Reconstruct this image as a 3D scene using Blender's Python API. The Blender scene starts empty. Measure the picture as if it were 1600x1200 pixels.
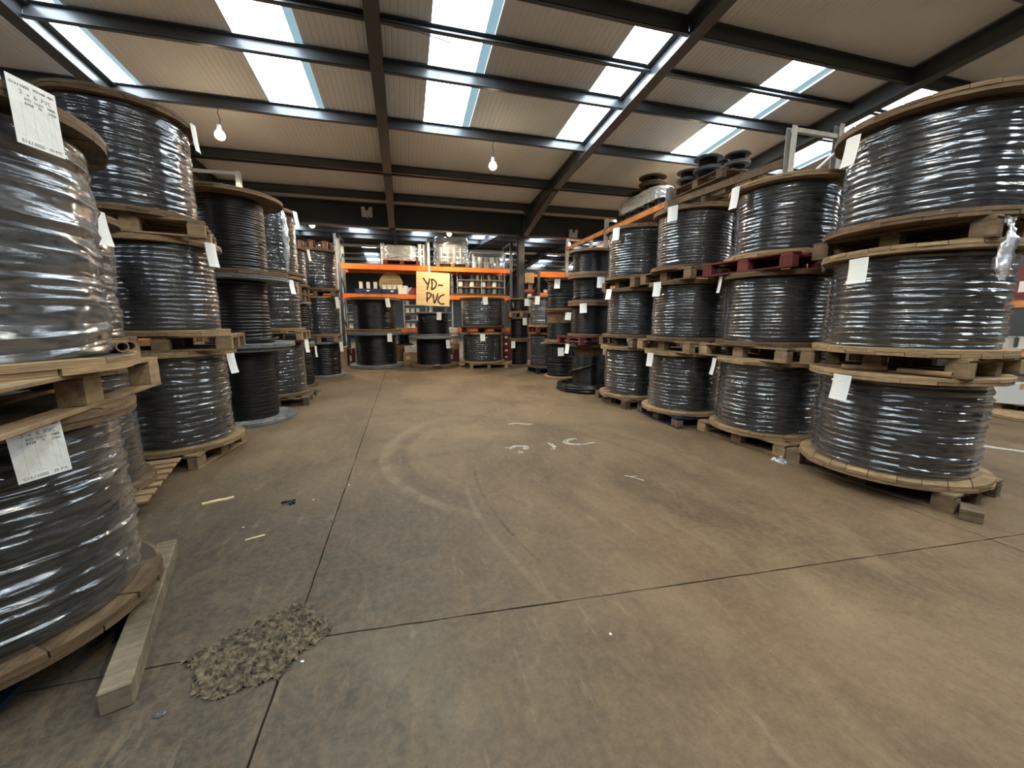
import bpy, bmesh, math, random
import numpy as np
from mathutils import Matrix, Vector
random.seed(7)
C = bpy.context.scene.collection
S = bpy.context.scene
PI = math.pi
R = math.radians

# ---------------------------------------------------------------- camera
cam = bpy.data.objects.new('camera', bpy.data.cameras.new('camera'))
C.objects.link(cam)
cam.data.sensor_fit = 'HORIZONTAL'
cam.data.sensor_width = 36.0
cam.data.lens = 36.0 * 615.0 / 1600.0
cam.data.clip_start = 0.02
cr, cu, cf = (.96512861, -.26177619, 0), (.04201345, .15489715, .98703685), (.25838275, .9526175, -.1604938)
cam.matrix_world = Matrix(((cr[0], cu[0], -cf[0], 0), (cr[1], cu[1], -cf[1], 0), (cr[2], cu[2], -cf[2], 1.5), (0, 0, 0, 1)))
S.camera = cam

# ---------------------------------------------------------------- world, exposure
W = bpy.data.worlds.new('world'); S.world = W
W.use_nodes = True
W.node_tree.nodes['Background'].inputs[0].default_value = (.75, .85, 1, 1)
W.node_tree.nodes['Background'].inputs[1].default_value = .2
S.view_settings.view_transform = 'Standard'
S.view_settings.look = 'None'
S.view_settings.gamma = 1.0
S.view_settings.use_curve_mapping = False
S.view_settings.exposure = 0.25
SKYLIGHT = 18.0        # radiance of the translucent roof sheets under an overcast sky
SKYLIGHT_LAP = 0.42     # the doubled sheet laps let less light through
LAMP_W = 280.0         # each hanging lamp

# ---------------------------------------------------------------- helpers
def link(o, parent=None):
    C.objects.link(o)
    if parent is not None: o.parent = parent
    return o
def tag(o, label=None, cat=None, group=None, kind=None):
    if label: o['label'] = label
    if cat: o['category'] = cat
    if group: o['group'] = group
    if kind: o['kind'] = kind
    return o
def thing(name, label, cat, loc=(0, 0, 0), rz=0, group=None):
    o = bpy.data.objects.new(name, None)
    o.empty_display_size = .1
    o.location = loc; o.rotation_euler = (0, 0, rz)
    link(o)
    return tag(o, label, cat, group)
def obj(name, me, mat=None, parent=None, loc=(0, 0, 0), rot=(0, 0, 0), scale=(1, 1, 1), mats=None):
    o = bpy.data.objects.new(name, me)
    o.location = loc; o.rotation_euler = rot; o.scale = scale
    link(o, parent)
    ms = mats or ([mat] if mat else [])
    if not me.materials:
        for m in ms: me.materials.append(m)
    for i, m in enumerate(ms):
        if i < len(o.material_slots) and me.materials[i] is not m:
            o.material_slots[i].link = 'OBJECT'; o.material_slots[i].material = m
    return o
def mesh(name, V, F, smooth=False, mi=None):
    me = bpy.data.meshes.new(name)
    me.from_pydata([tuple(map(float, v)) for v in V], [], F)
    if smooth: me.polygons.foreach_set('use_smooth', [True] * len(me.polygons))
    if mi is not None: me.polygons.foreach_set('material_index', mi)
    me.update()
    return me
class MB:
    def __init__(s): s.V = []; s.F = []; s.sm = []
    def add(s, V, F, smooth=False):
        n = len(s.V); s.V += [tuple(v) for v in V]; s.F += [tuple(i + n for i in f) for f in F]; s.sm += [smooth] * len(F); return s
    def box(s, lo, hi, M=None):
        (a, b, c), (d, e, f) = lo, hi
        V = [(a, b, c), (d, b, c), (d, e, c), (a, e, c), (a, b, f), (d, b, f), (d, e, f), (a, e, f)]
        if M is not None: V = [tuple(M @ Vector(v)) for v in V]
        return s.add(V, [(0, 3, 2, 1), (4, 5, 6, 7), (0, 1, 5, 4), (1, 2, 6, 5), (2, 3, 7, 6), (3, 0, 4, 7)])
    def cbox(s, lo, hi, ch):
        # box with chamfered long vertical and top edges (octagon prism + bevel top)
        (a, b, c), (d, e, f) = lo, hi
        def ring(z, k): return [(a + k, b, z), (d - k, b, z), (d, b + k, z), (d, e - k, z), (d - k, e, z), (a + k, e, z), (a, e - k, z), (a, b + k, z)]
        def ins(z, k): return [(a + 2 * k, b + k, z), (d - 2 * k, b + k, z), (d - k, b + 2 * k, z), (d - k, e - 2 * k, z), (d - 2 * k, e - k, z), (a + 2 * k, e - k, z), (a + k, e - 2 * k, z), (a + k, b + 2 * k, z)]
        V = ins(c, ch) + ring(c + ch, ch) + ring(f - ch, ch) + ins(f, ch)
        F = [tuple(range(7, -1, -1)), tuple(range(24, 32))]
        for r in range(3):
            for i in range(8): F.append((r * 8 + i, r * 8 + (i + 1) % 8, r * 8 + 8 + (i + 1) % 8, r * 8 + 8 + i))
        return s.add(V, F)
    def bar(s, p, q, w, h=None, up=(0, 0, 1)):
        h = h or w
        p, q = Vector(p), Vector(q); d = (q - p); L = d.length; d.normalize()
        u = Vector(up); x = d.cross(u)
        if x.length < 1e-4: x = d.cross(Vector((1, 0, 0)))
        x.normalize(); y = x.cross(d)
        V = []
        for t in (p, q):
            for sx, sy in ((-1, -1), (1, -1), (1, 1), (-1, 1)): V.append(t + x * sx * w / 2 + y * sy * h / 2)
        return s.add(V, [(0, 1, 2, 3), (7, 6, 5, 4), (0, 4, 5, 1), (1, 5, 6, 2), (2, 6, 7, 3), (3, 7, 4, 0)])
    def tube(s, pts, r, n=8, cap=True):
        pts = [Vector(p) for p in pts]; V = []; F = []
        rr = r if isinstance(r, (list, tuple)) else [r] * len(pts)
        for i, p in enumerate(pts):
            d = (pts[min(i + 1, len(pts) - 1)] - pts[max(i - 1, 0)]).normalized()
            x = d.cross(Vector((0, 0, 1)))
            if x.length < 1e-3: x = d.cross(Vector((0, 1, 0)))
            x.normalize(); y = x.cross(d)
            for k in range(n):
                a = 2 * PI * k / n; V.append(p + (x * math.cos(a) + y * math.sin(a)) * rr[i])
        for i in range(len(pts) - 1):
            for k in range(n): F.append((i * n + k, i * n + (k + 1) % n, i * n + n + (k + 1) % n, i * n + n + k))
        if cap:
            F.append(tuple(range(n - 1, -1, -1))); F.append(tuple(range((len(pts) - 1) * n, len(pts) * n)))
        return s.add(V, F, True)
    def lathe(s, prof, n=32, closed=False, off=(0, 0, 0)):
        V = []; F = []; m = len(prof)
        for (r, z) in prof:
            for k in range(n):
                a = 2 * PI * k / n; V.append((off[0] + r * math.cos(a), off[1] + r * math.sin(a), off[2] + z))
        rng = m if closed else m - 1
        for i in range(rng):
            j = (i + 1) % m
            for k in range(n): F.append((i * n + k, i * n + (k + 1) % n, j * n + (k + 1) % n, j * n + k))
        if not closed:
            F.append(tuple(range(n - 1, -1, -1))); F.append(tuple(range((m - 1) * n, m * n)))
        return s.add(V, F, True)
    def mesh(s, name, edge=40):
        me = mesh(name, s.V, s.F)
        if any(s.sm):
            me.polygons.foreach_set('use_smooth', s.sm)
            try: me.set_sharp_from_angle(angle=R(edge))
            except Exception: pass
        return me
    def build(s, name, mat, parent=None, **k): return obj(name, s.mesh(name), mat, parent, **k)

# ---------------------------------------------------------------- materials
def mat(name):
    m = bpy.data.materials.new(name); m.use_nodes = True
    return m, m.node_tree.nodes, m.node_tree.links, m.node_tree.nodes['Principled BSDF']
def node(N, t, **k):
    n = N.new(t)
    for a, v in k.items():
        if a.startswith('i_'):
            key = a[2:]; n.inputs[int(key) if key.isdigit() else key].default_value = v
        else: setattr(n, a, v)
    return n
def plain(name, col, rough=.5, metal=0, spec=.5, noise=0, nscale=8, bump=0):
    m, N, L, B = mat(name)
    B.inputs['Base Color'].default_value = (*col, 1); B.inputs['Roughness'].default_value = rough
    B.inputs['Metallic'].default_value = metal; B.inputs['Specular IOR Level'].default_value = spec
    if noise or bump:
        tc = node(N, 'ShaderNodeTexCoord'); nz = node(N, 'ShaderNodeTexNoise', i_Scale=nscale, i_Detail=5.0)
        L.new(tc.outputs['Object'], nz.inputs['Vector'])
    if noise:
        mr = node(N, 'ShaderNodeMapRange', i_1=.3, i_2=.7, i_3=1 - noise, i_4=1 + noise)
        L.new(nz.outputs[0], mr.inputs[0])
        hs = node(N, 'ShaderNodeHueSaturation', i_Color=(*col, 1)); L.new(mr.outputs[0], hs.inputs['Value']); L.new(hs.outputs[0], B.inputs['Base Color'])
    if bump:
        bp = node(N, 'ShaderNodeBump', i_Strength=bump, i_Distance=.01); L.new(nz.outputs[0], bp.inputs['Height']); L.new(bp.outputs[0], B.inputs['Normal'])
    return m
def wood(name, c1, c2, dirt=.5, rough=.75):
    m, N, L, B = mat(name)
    tc = node(N, 'ShaderNodeTexCoord'); oi = node(N, 'ShaderNodeObjectInfo')
    mp = node(N, 'ShaderNodeMapping'); mp.inputs['Scale'].default_value = (1.6, 22, 22)
    L.new(tc.outputs['Object'], mp.inputs[0])
    cb = node(N, 'ShaderNodeCombineXYZ')
    mm = node(N, 'ShaderNodeMath', operation='MULTIPLY', i_1=37.0); L.new(oi.outputs['Random'], mm.inputs[0])
    for k in range(3): L.new(mm.outputs[0], cb.inputs[k])
    L.new(cb.outputs[0], mp.inputs['Location'])
    g = node(N, 'ShaderNodeTexNoise', i_Scale=1.0, i_Detail=6.0, i_Distortion=.6); L.new(mp.outputs[0], g.inputs['Vector'])
    rp = node(N, 'ShaderNodeValToRGB'); L.new(g.outputs[0], rp.inputs[0])
    rp.color_ramp.elements[0].position = .3; rp.color_ramp.elements[0].color = (*c2, 1)
    rp.color_ramp.elements[1].position = .62; rp.color_ramp.elements[1].color = (*c1, 1)
    d = node(N, 'ShaderNodeTexNoise', i_Scale=4.5, i_Detail=8.0, i_Roughness=.7)
    ad = node(N, 'ShaderNodeVectorMath', operation='ADD'); L.new(tc.outputs['Object'], ad.inputs[0]); L.new(cb.outputs[0], ad.inputs[1]); L.new(ad.outputs[0], d.inputs['Vector'])
    dr = node(N, 'ShaderNodeMapRange', i_1=.35, i_2=.68, i_3=1.0, i_4=1 - dirt); L.new(d.outputs[0], dr.inputs[0])
    vr = node(N, 'ShaderNodeMapRange', i_1=0.0, i_2=1.0, i_3=.72, i_4=1.2); L.new(oi.outputs['Random'], vr.inputs[0])
    mu = node(N, 'ShaderNodeMath', operation='MULTIPLY'); L.new(dr.outputs[0], mu.inputs[0]); L.new(vr.outputs[0], mu.inputs[1])
    hs = node(N, 'ShaderNodeHueSaturation'); L.new(rp.outputs[0], hs.inputs['Color']); L.new(mu.outputs[0], hs.inputs['Value'])
    L.new(hs.outputs[0], B.inputs['Base Color'])
    B.inputs['Roughness'].default_value = rough; B.inputs['Specular IOR Level'].default_value = .25
    bp = node(N, 'ShaderNodeBump', i_Strength=.35, i_Distance=.004); L.new(g.outputs[0], bp.inputs['Height']); L.new(bp.outputs[0], B.inputs['Normal'])
    return m
M = {}
M['pale'] = wood('pale_wood', (.42, .29, .155), (.28, .18, .088), .55)
M['brown'] = wood('brown_wood', (.23, .15, .082), (.13, .083, .044), .62)
M['pine'] = wood('pallet_pine', (.36, .25, .135), (.23, .15, .078), .62)
M['oldpine'] = wood('weathered_pallet_wood', (.23, .16, .095), (.135, .092, .054), .62)
M['greywood'] = wood('grey_painted_wood', (.27, .27, .26), (.17, .17, .165), .5)
M['redwood'] = wood('red_painted_wood', (.19, .04, .036), (.115, .026, .024), .5)
M['bluewood'] = wood('blue_painted_wood', (.015, .026, .070), (.010, .016, .04), .5)
M['ply'] = wood('plywood', (.76, .58, .33), (.66, .48, .25), .2)
M['grimy'] = wood('grimy_timber', (.33, .26, .17), (.20, .155, .10), .55)
M['blackgap'] = plain('gap_shade_core', (.05, .035, .02), .9)  # hidden flange filler, shade of the gaps between boards put into its colour
M['cable'] = plain('black_cable', (.006, .006, .0065), .30, spec=.45)
M['cablegrey'] = plain('grey_black_cable', (.010, .0105, .012), .5, spec=.12)
M['matte'] = plain('matte_black_cable', (.005, .005, .0055), .42, spec=.3)
M['card'] = plain('brown_cardboard', (.26, .165, .085), .85, noise=.2, nscale=12)
M['cardpale'] = plain('pale_cardboard', (.42, .30, .17), .85, noise=.15, nscale=6)
M['cardred'] = plain('dark_red_box', (.13, .02, .02), .6, noise=.2, nscale=5)
M['steel'] = plain('grey_painted_steel', (.062, .066, .070), .30, spec=.6, noise=.12, nscale=2.0)
M['girder'] = plain('dark_grey_girder_paint', (.045, .048, .050), .34, spec=.5, noise=.12, nscale=1.5)
M['galv'] = plain('galvanised_steel', (.46, .47, .46), .45, metal=.2, noise=.2, nscale=9)
M['whitesteel'] = plain('white_and_lamplit_steel', (.80, .80, .77), .45)
M['orange'] = plain('orange_rack_paint', (.72, .16, .018), .45, noise=.18, nscale=5)
M['orangeworn'] = plain('worn_orange_rack_paint', (.50, .20, .06), .55, noise=.35, nscale=7)
M['black'] = plain('black_plastic', (.012, .012, .013), .45)
M['white'] = plain('white_plastic', (.72, .73, .72), .4)
M['bluebin'] = plain('dark_blue_plastic', (.012, .022, .10), .4)
M['redbin'] = plain('red_plastic', (.42, .03, .03), .4)
M['yellow'] = plain('yellow_plastic', (.55, .36, .03), .45)
M['copper'] = plain('copper_brown_wire', (.11, .05, .03), .4, metal=.3)
M['spoolgrey'] = plain('grey_wire', (.22, .22, .21), .3, metal=.35)
M['spooldark'] = plain('dark_wire', (.035, .035, .038), .35)
M['spoolwhite'] = plain('white_wire', (.62, .62, .58), .4)
M['spoolgreen'] = plain('pale_green_spool', (.40, .45, .26), .5)
M['paintline'] = plain('worn_floor_paint', (.36, .34, .29), .8, noise=.4, nscale=30)
M['ink'] = plain('black_marker_ink', (.012, .011, .010), .6)
M['inkgrey'] = plain('grey_biro_ink', (.09, .09, .10), .7)
M['wall'] = plain('grey_wall_cladding', (.16, .155, .145), .7, noise=.12, nscale=1.2)
M['darkwall'] = plain('dark_wall_cladding', (.055, .058, .055), .7, noise=.15, nscale=1.0)
M['subbase'] = plain('joint_dirt', (.028, .023, .018), .95)

def film_material(name, haze_lo, haze_hi, gloss, rough):
    m, N, L, B = mat(name)
    N.remove(B)
    out = N['Material Output']
    tc = node(N, 'ShaderNodeTexCoord')
    mp = node(N, 'ShaderNodeMapping'); mp.inputs['Scale'].default_value = (3.0, 3.0, 16.0); L.new(tc.outputs['Object'], mp.inputs[0])
    nz = node(N, 'ShaderNodeTexNoise', i_Scale=1.6, i_Detail=7.0, i_Roughness=.62, i_Distortion=1.2); L.new(mp.outputs[0], nz.inputs['Vector'])
    hz = node(N, 'ShaderNodeMapRange', i_1=.36, i_2=.72, i_3=haze_lo, i_4=haze_hi); L.new(nz.outputs[0], hz.inputs[0])
    bp = node(N, 'ShaderNodeBump', i_Strength=.13, i_Distance=.008); L.new(nz.outputs[0], bp.inputs['Height'])
    tr = node(N, 'ShaderNodeBsdfTransparent', i_0=(.93, .95, .97, 1))
    df = node(N, 'ShaderNodeBsdfDiffuse', i_0=(.62, .64, .66, 1))
    m1 = node(N, 'ShaderNodeMixShader'); L.new(hz.outputs[0], m1.inputs[0]); L.new(tr.outputs[0], m1.inputs[1]); L.new(df.outputs[0], m1.inputs[2])
    fr = node(N, 'ShaderNodeFresnel', i_0=1.5); L.new(bp.outputs[0], fr.inputs['Normal'])
    fm = node(N, 'ShaderNodeMath', operation='MULTIPLY_ADD', i_1=2.3, i_2=gloss, use_clamp=True); L.new(fr.outputs[0], fm.inputs[0])
    fc = node(N, 'ShaderNodeMath', operation='MINIMUM', i_1=.8); L.new(fm.outputs[0], fc.inputs[0])
    gl = node(N, 'ShaderNodeBsdfGlossy', i_0=(1, 1, 1, 1), i_1=rough); L.new(bp.outputs[0], gl.inputs['Normal'])
    g2 = node(N, 'ShaderNodeBsdfGlossy', i_0=(1, 1, 1, 1), i_1=.36); L.new(bp.outputs[0], g2.inputs['Normal'])
    gm = node(N, 'ShaderNodeMixShader', i_0=.14); L.new(gl.outputs[0], gm.inputs[1]); L.new(g2.outputs[0], gm.inputs[2])
    m2 = node(N, 'ShaderNodeMixShader'); L.new(fc.outputs[0], m2.inputs[0]); L.new(m1.outputs[0], m2.inputs[1]); L.new(gm.outputs[0], m2.inputs[2])
    L.new(m2.outputs[0], out.inputs['Surface'])
    return m
M['film'] = film_material('clear_stretch_film', .0, .085, .0, .055)
M['filmhazy'] = film_material('hazy_stretch_film', .03, .20, .02, .065)
M['filmscrap'] = film_material('crumpled_film', .25, .6, .10, .2)

def paper_material():
    # printed stock card: flat print of ruled lines and scribbled entries, in the sheet's own UV
    m, N, L, B = mat('paper_stock_card')
    tc = node(N, 'ShaderNodeTexCoord'); sp = node(N, 'ShaderNodeSeparateXYZ'); L.new(tc.outputs['UV'], sp.inputs[0])
    def M_(op, a, b=None, c=None):
        n = node(N, 'ShaderNodeMath', operation=op)
        for i, v in enumerate((a, b, c)):
            if v is None: continue
            if isinstance(v, (int, float)): n.inputs[i].default_value = v
            else: L.new(v, n.inputs[i])
        return n.outputs[0]
    u, v = sp.outputs[0], sp.outputs[1]
    lines = M_('LESS_THAN', M_('FRACT', M_('MULTIPLY', v, 22)), .16)
    lines = M_('MULTIPLY', lines, M_('MULTIPLY', M_('LESS_THAN', v, .66), M_('GREATER_THAN', v, .12)))
    nz = node(N, 'ShaderNodeTexNoise', i_Scale=1.0, i_Detail=3.0)
    mp = node(N, 'ShaderNodeMapping'); mp.inputs['Scale'].default_value = (30, 22, 1); L.new(tc.outputs['UV'], mp.inputs[0]); L.new(mp.outputs[0], nz.inputs['Vector'])
    band = M_('LESS_THAN', M_('FRACT', M_('MULTIPLY_ADD', v, 11, .2)), .5)
    scr = M_('MULTIPLY', M_('GREATER_THAN', nz.outputs[0], .56), M_('MULTIPLY', band, M_('GREATER_THAN', v, .66)))
    scr = M_('MULTIPLY', scr, M_('MULTIPLY', M_('LESS_THAN', v, .96), M_('MULTIPLY', M_('GREATER_THAN', u, .08), M_('LESS_THAN', u, .92))))
    ink = M_('MINIMUM', M_('ADD', M_('MULTIPLY', lines, .28), M_('MULTIPLY', scr, .55)), .8)
    mx = node(N, 'ShaderNodeMix', data_type='RGBA'); L.new(ink, mx.inputs[0])
    mx.inputs[6].default_value = (.76, .77, .74, 1); mx.inputs[7].default_value = (.10, .10, .12, 1)
    L.new(mx.outputs[2], B.inputs['Base Color']); B.inputs['Roughness'].default_value = .7
    return m
M['paper'] = paper_material()
def sheet_lines_material():
    m, N, L, B = mat('ruled_paper')
    tc = node(N, 'ShaderNodeTexCoord'); sp = node(N, 'ShaderNodeSeparateXYZ'); L.new(tc.outputs['UV'], sp.inputs[0])
    def M_(op, a, b=None, c=None):
        n = node(N, 'ShaderNodeMath', operation=op)
        for i, v in enumerate((a, b, c)):
            if v is None: continue
            if isinstance(v, (int, float)): n.inputs[i].default_value = v
            else: L.new(v, n.inputs[i])
        return n.outputs[0]
    u, v = sp.outputs[0], sp.outputs[1]
    rows = M_('MULTIPLY', M_('LESS_THAN', M_('FRACT', M_('MULTIPLY', v, 26)), .14), M_('MULTIPLY', M_('LESS_THAN', v, .62), M_('GREATER_THAN', v, .13)))
    cols = None
    for c in (.22, .45, .75, .86):
        k = M_('LESS_THAN', M_('ABSOLUTE', M_('SUBTRACT', u, c)), .005)
        cols = k if cols is None else M_('MAXIMUM', cols, k)
    cols = M_('MULTIPLY', cols, M_('MULTIPLY', M_('LESS_THAN', v, .66), M_('GREATER_THAN', v, .13)))
    ink = M_('MULTIPLY', M_('MAXIMUM', rows, cols), .38)
    nz = node(N, 'ShaderNodeTexNoise', i_Scale=5.0, i_Detail=4.0); L.new(tc.outputs['UV'], nz.inputs['Vector'])
    mx = node(N, 'ShaderNodeMix', data_type='RGBA'); L.new(ink, mx.inputs[0])
    mx.inputs[6].default_value = (.76, .77, .73, 1); mx.inputs[7].default_value = (.12, .13, .13, 1)
    L.new(mx.outputs[2], B.inputs['Base Color']); B.inputs['Roughness'].default_value = .7
    bp = node(N, 'ShaderNodeBump', i_Strength=.5, i_Distance=.01); L.new(nz.outputs[0], bp.inputs['Height']); L.new(bp.outputs[0], B.inputs['Normal'])
    return m
M['ruled'] = sheet_lines_material()

def emit(name, col, st):
    m, N, L, B = mat(name)
    B.inputs['Base Color'].default_value = (.8, .8, .8, 1)
    B.inputs['Emission Color'].default_value = (*col, 1); B.inputs['Emission Strength'].default_value = st
    return m
M['sky'] = emit('translucent_roof_sheet', (.76, .89, 1.0), SKYLIGHT)
M['skylap'] = emit('translucent_roof_sheet_lap', (.50, .84, 1.0), SKYLIGHT_LAP)
M['skylap'].node_tree.nodes['Principled BSDF'].inputs['Base Color'].default_value = (.08, .08, .08, 1)
M['bulb'] = emit('lit_lamp_glass', (1.0, .82, .55), 24.0)

def ceiling_material():
    m, N, L, B = mat('ceiling_liner')
    tc = node(N, 'ShaderNodeTexCoord')
    a = node(N, 'ShaderNodeTexNoise', i_Scale=.55, i_Detail=5.0); L.new(tc.outputs['Object'], a.inputs['Vector'])
    rp = node(N, 'ShaderNodeValToRGB'); L.new(a.outputs[0], rp.inputs[0])
    rp.color_ramp.elements[0].position = .3; rp.color_ramp.elements[0].color = (.65, .665, .67, 1)
    rp.color_ramp.elements[1].position = .7; rp.color_ramp.elements[1].color = (.79, .81, .815, 1)
    L.new(rp.outputs[0], B.inputs['Base Color']); B.inputs['Roughness'].default_value = .55
    return m
M['liner'] = ceiling_material()

def floor_material():
    m, N, L, B = mat('stained_concrete')
    tc = node(N, 'ShaderNodeTexCoord'); P = tc.outputs['Object']
    def noise(scale, detail=6.0, rough=.6, sc=None, dist=0.0):
        n = node(N, 'ShaderNodeTexNoise', i_Scale=scale, i_Detail=detail, i_Roughness=rough, i_Distortion=dist)
        if sc:
            mp = node(N, 'ShaderNodeMapping'); mp.inputs['Scale'].default_value = sc[:3]
            if len(sc) > 3: mp.inputs['Rotation'].default_value = (0, 0, sc[3])
            L.new(P, mp.inputs[0]); L.new(mp.outputs[0], n.inputs['Vector'])
        else: L.new(P, n.inputs['Vector'])
        return n.outputs[0]
    def mr(x, a, b, c=0.0, d=1.0):
        n = node(N, 'ShaderNodeMapRange', i_1=a, i_2=b, i_3=c, i_4=d, clamp=True); L.new(x, n.inputs[0]); return n.outputs[0]
    def mix(f, a, b, mode='MIX'):
        n = node(N, 'ShaderNodeMix', data_type='RGBA', blend_type=mode)
        for i, v in ((0, f), (6, a), (7, b)):
            if isinstance(v, (int, float)): n.inputs[i].default_value = v
            elif isinstance(v, tuple): n.inputs[i].default_value = (*v, 1)
            else: L.new(v, n.inputs[i])
        return n.outputs[2]
    def mth(op, a, b=None):
        n = node(N, 'ShaderNodeMath', operation=op)
        for i, v in enumerate((a, b)):
            if v is None: continue
            if isinstance(v, (int, float)): n.inputs[i].default_value = v
            else: L.new(v, n.inputs[i])
        return n.outputs[0]
    def dist(c):
        n = node(N, 'ShaderNodeVectorMath', operation='DISTANCE'); L.new(P, n.inputs[0]); n.inputs[1].default_value = (c[0], c[1], 0); return n.outputs['Value']
    big = noise(.55, 5.0, .62, dist=.6)
    col = mix(mr(big, .36, .62), (0.076, 0.049, 0.025), (0.155, 0.104, 0.055))
    med = noise(1.7, 8.0, .66, (1, .45, 1, .5), .8)
    col = mix(mth('MULTIPLY', mr(med, .46, .68), .65), col, (0.204, 0.141, 0.076))
    red = noise(.8, 6.0, .6, (1, .5, 1, -.6), .5)
    col = mix(mth('MULTIPLY', mr(red, .52, .70), .45), col, (0.109, 0.057, 0.030))
    # darker area left of the long joint
    dk = mth('MULTIPLY', mr(dist((-1.9, 1.4)), 3.3, 1.6), mr(noise(.9, 5.0), .06, .38))
    col = mix(mth('MULTIPLY', dk, .9), col, (0.038, 0.033, 0.025))
    dk2 = mth('MULTIPLY', mr(dist((-.3, 2.6)), 1.15, .45), mr(noise(1.6, 5.0), .22, .5))
    col = mix(mth('MULTIPLY', dk2, .75), col, (0.055, 0.044, 0.031))
    gy = mth('MULTIPLY', mr(dist((-.1, 1.45)), .8, .1), mr(noise(2.2, 5.0), .35, .6))
    col = mix(mth('MULTIPLY', gy, .6), col, (0.143, 0.120, 0.082))
    dk3 = mth('MULTIPLY', mr(dist((-1.35, .9)), 1.35, .75), mr(noise(1.3, 5.0), .1, .4))
    col = mix(mth('MULTIPLY', dk3, .7), col, (0.044, 0.037, 0.027))
    # tyre marks: rings about a turning point, cut off by a second circle
    def ring(c, rad, w, cut, cutr, colr, amt, base):
        d = mth('ABSOLUTE', mth('SUBTRACT', dist(c), rad))
        f = mth('MULTIPLY', mr(d, w, w * .45), mr(dist(cut), cutr, cutr * .7))
        f = mth('MULTIPLY', f, mr(noise(5.0, 6.0, .7), .3, .62))
        return mix(mth('MULTIPLY', f, amt), base, colr)
    col = ring((1.75, 4.4), 2.02, .07, (-.1, 4.4), 1.9, (0.204, 0.152, 0.092), .7, col)
    col = ring((1.75, 4.4), 1.84, .10, (0, 4.2), 1.5, (0.068, 0.043, 0.028), .8, col)
    col = ring((1.75, 4.4), 1.62, .05, (.1, 4.3), 1.3, (0.191, 0.135, 0.076), .4, col)
    col = ring((4.9, 3.3), 4.3, .016, (.65, 3.0), 1.0, (0.030, 0.021, 0.014), .8, col)
    col = ring((4.6, 3.2), 4.12, .03, (.6, 2.6), 1.0, (0.204, 0.146, 0.082), .4, col)
    col = ring((5.2, 2.0), 4.95, .05, (.5, 3.4), 2.0, (0.087, 0.057, 0.032), .4, col)
    col = ring((-2.0, 2.6), 5.1, .05, (2.95, 4.2), 1.7, (0.204, 0.146, 0.082), .4, col)
    col = ring((-2.0, 2.6), 4.7, .07, (2.5, 4.3), 1.9, (0.078, 0.051, 0.029), .45, col)
    col = ring((-3.0, 1.0), 5.0, .03, (1.6, 3.2), 1.6, (0.078, 0.051, 0.029), .4, col)
    mo = noise(5.0, 10.0, .76, (1, .6, 1, .45), 1.2)
    col = mix(mth('MULTIPLY', mr(mo, .46, .70), .38), col, (0.204, 0.137, 0.069))
    mo2 = noise(6.0, 10.0, .76, (.6, 1, 1, .3), 1.2)
    col = mix(mth('MULTIPLY', mr(mo2, .52, .74), .5), col, (0.066, 0.040, 0.021))
    # scratches and speckle
    sc = noise(9.0, 4.0, .7, (1.2, .25, 1, .35))
    col = mix(mth('MULTIPLY', mr(sc, .60, .70), .35), col, (0.235, 0.170, 0.097))
    sp = noise(70.0, 4.0, .8)
    col = mix(mth('MULTIPLY', mr(sp, .44, .32), .7), col, (0.052, 0.036, 0.021))
    sp2 = noise(24.0, 10.0, .82)
    col = mix(mth('MULTIPLY', mr(sp2, .44, .72), .42), col, (0.226, 0.158, 0.089))
    L.new(col, B.inputs['Base Color'])
    L.new(mr(med, .3, .7, .58, .80), B.inputs['Roughness']); B.inputs['Specular IOR Level'].default_value = .28
    bp = node(N, 'ShaderNodeBump', i_Strength=.25, i_Distance=.006); L.new(sp2, bp.inputs['Height']); L.new(bp.outputs[0], B.inputs['Normal'])
    return m
M['floor'] = floor_material()
M['rubble'] = plain('crumbled_concrete', (.095, .070, .040), .95, noise=.9, nscale=38, bump=1.0)

# ---------------------------------------------------------------- the setting: floor
floor = obj('floor', MB().box((-9, -7, -.30), (16, 32, -.02)).mesh('floor'), M['subbase'])
tag(floor, kind='structure'); floor['label'] = 'stained brown grey concrete warehouse floor cut by dark joints'
def slab(x0, x1, y0, y1, g=.006, amp=.0028):
    rnd = random.Random(int((x0 * 31 + y0 * 17) * 100))
    def seg(p, q):
        n = max(2, int((Vector(q) - Vector(p)).length / .10)); out = []
        for i in range(n):
            t = i / n; out.append((p[0] + (q[0] - p[0]) * t + rnd.uniform(-amp, amp) * (i > 0), p[1] + (q[1] - p[1]) * t + rnd.uniform(-amp, amp) * (i > 0)))
        return out
    k = lambda x, y: (x, y + (-.066 * (x + .575) if abs(y - 1.86) < .05 and x > -1 else 0))
    c = [k(x0, y0), k(x1, y0), k(x1, y1), k(x0, y1)]
    c = [(c[0][0] + g, c[0][1] + g), (c[1][0] - g, c[1][1] + g), (c[2][0] - g, c[2][1] - g), (c[3][0] + g, c[3][1] - g)]
    P = seg(c[0], c[1]) + seg(c[1], c[2]) + seg(c[2], c[3]) + seg(c[3], c[0]); n = len(P)
    V = [(x, y, 0) for x, y in P] + [(x, y, -.03) for x, y in P]
    F = [tuple(range(n))] + [((i + 1) % n, i, i + n, (i + 1) % n + n) for i in range(n)]
    obj('slab', mesh('slab', V, F), M['floor'], floor)
fx = [-9, -4.9, -.575, 3.86, 8.3, 16]; fy = [-7, 1.86, 10.9, 20, 32]
for i in range(5):
    for j in range(4): slab(fx[i], fx[i + 1], fy[j], fy[j + 1], g=.0042 if j > 0 else .0052)

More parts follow.
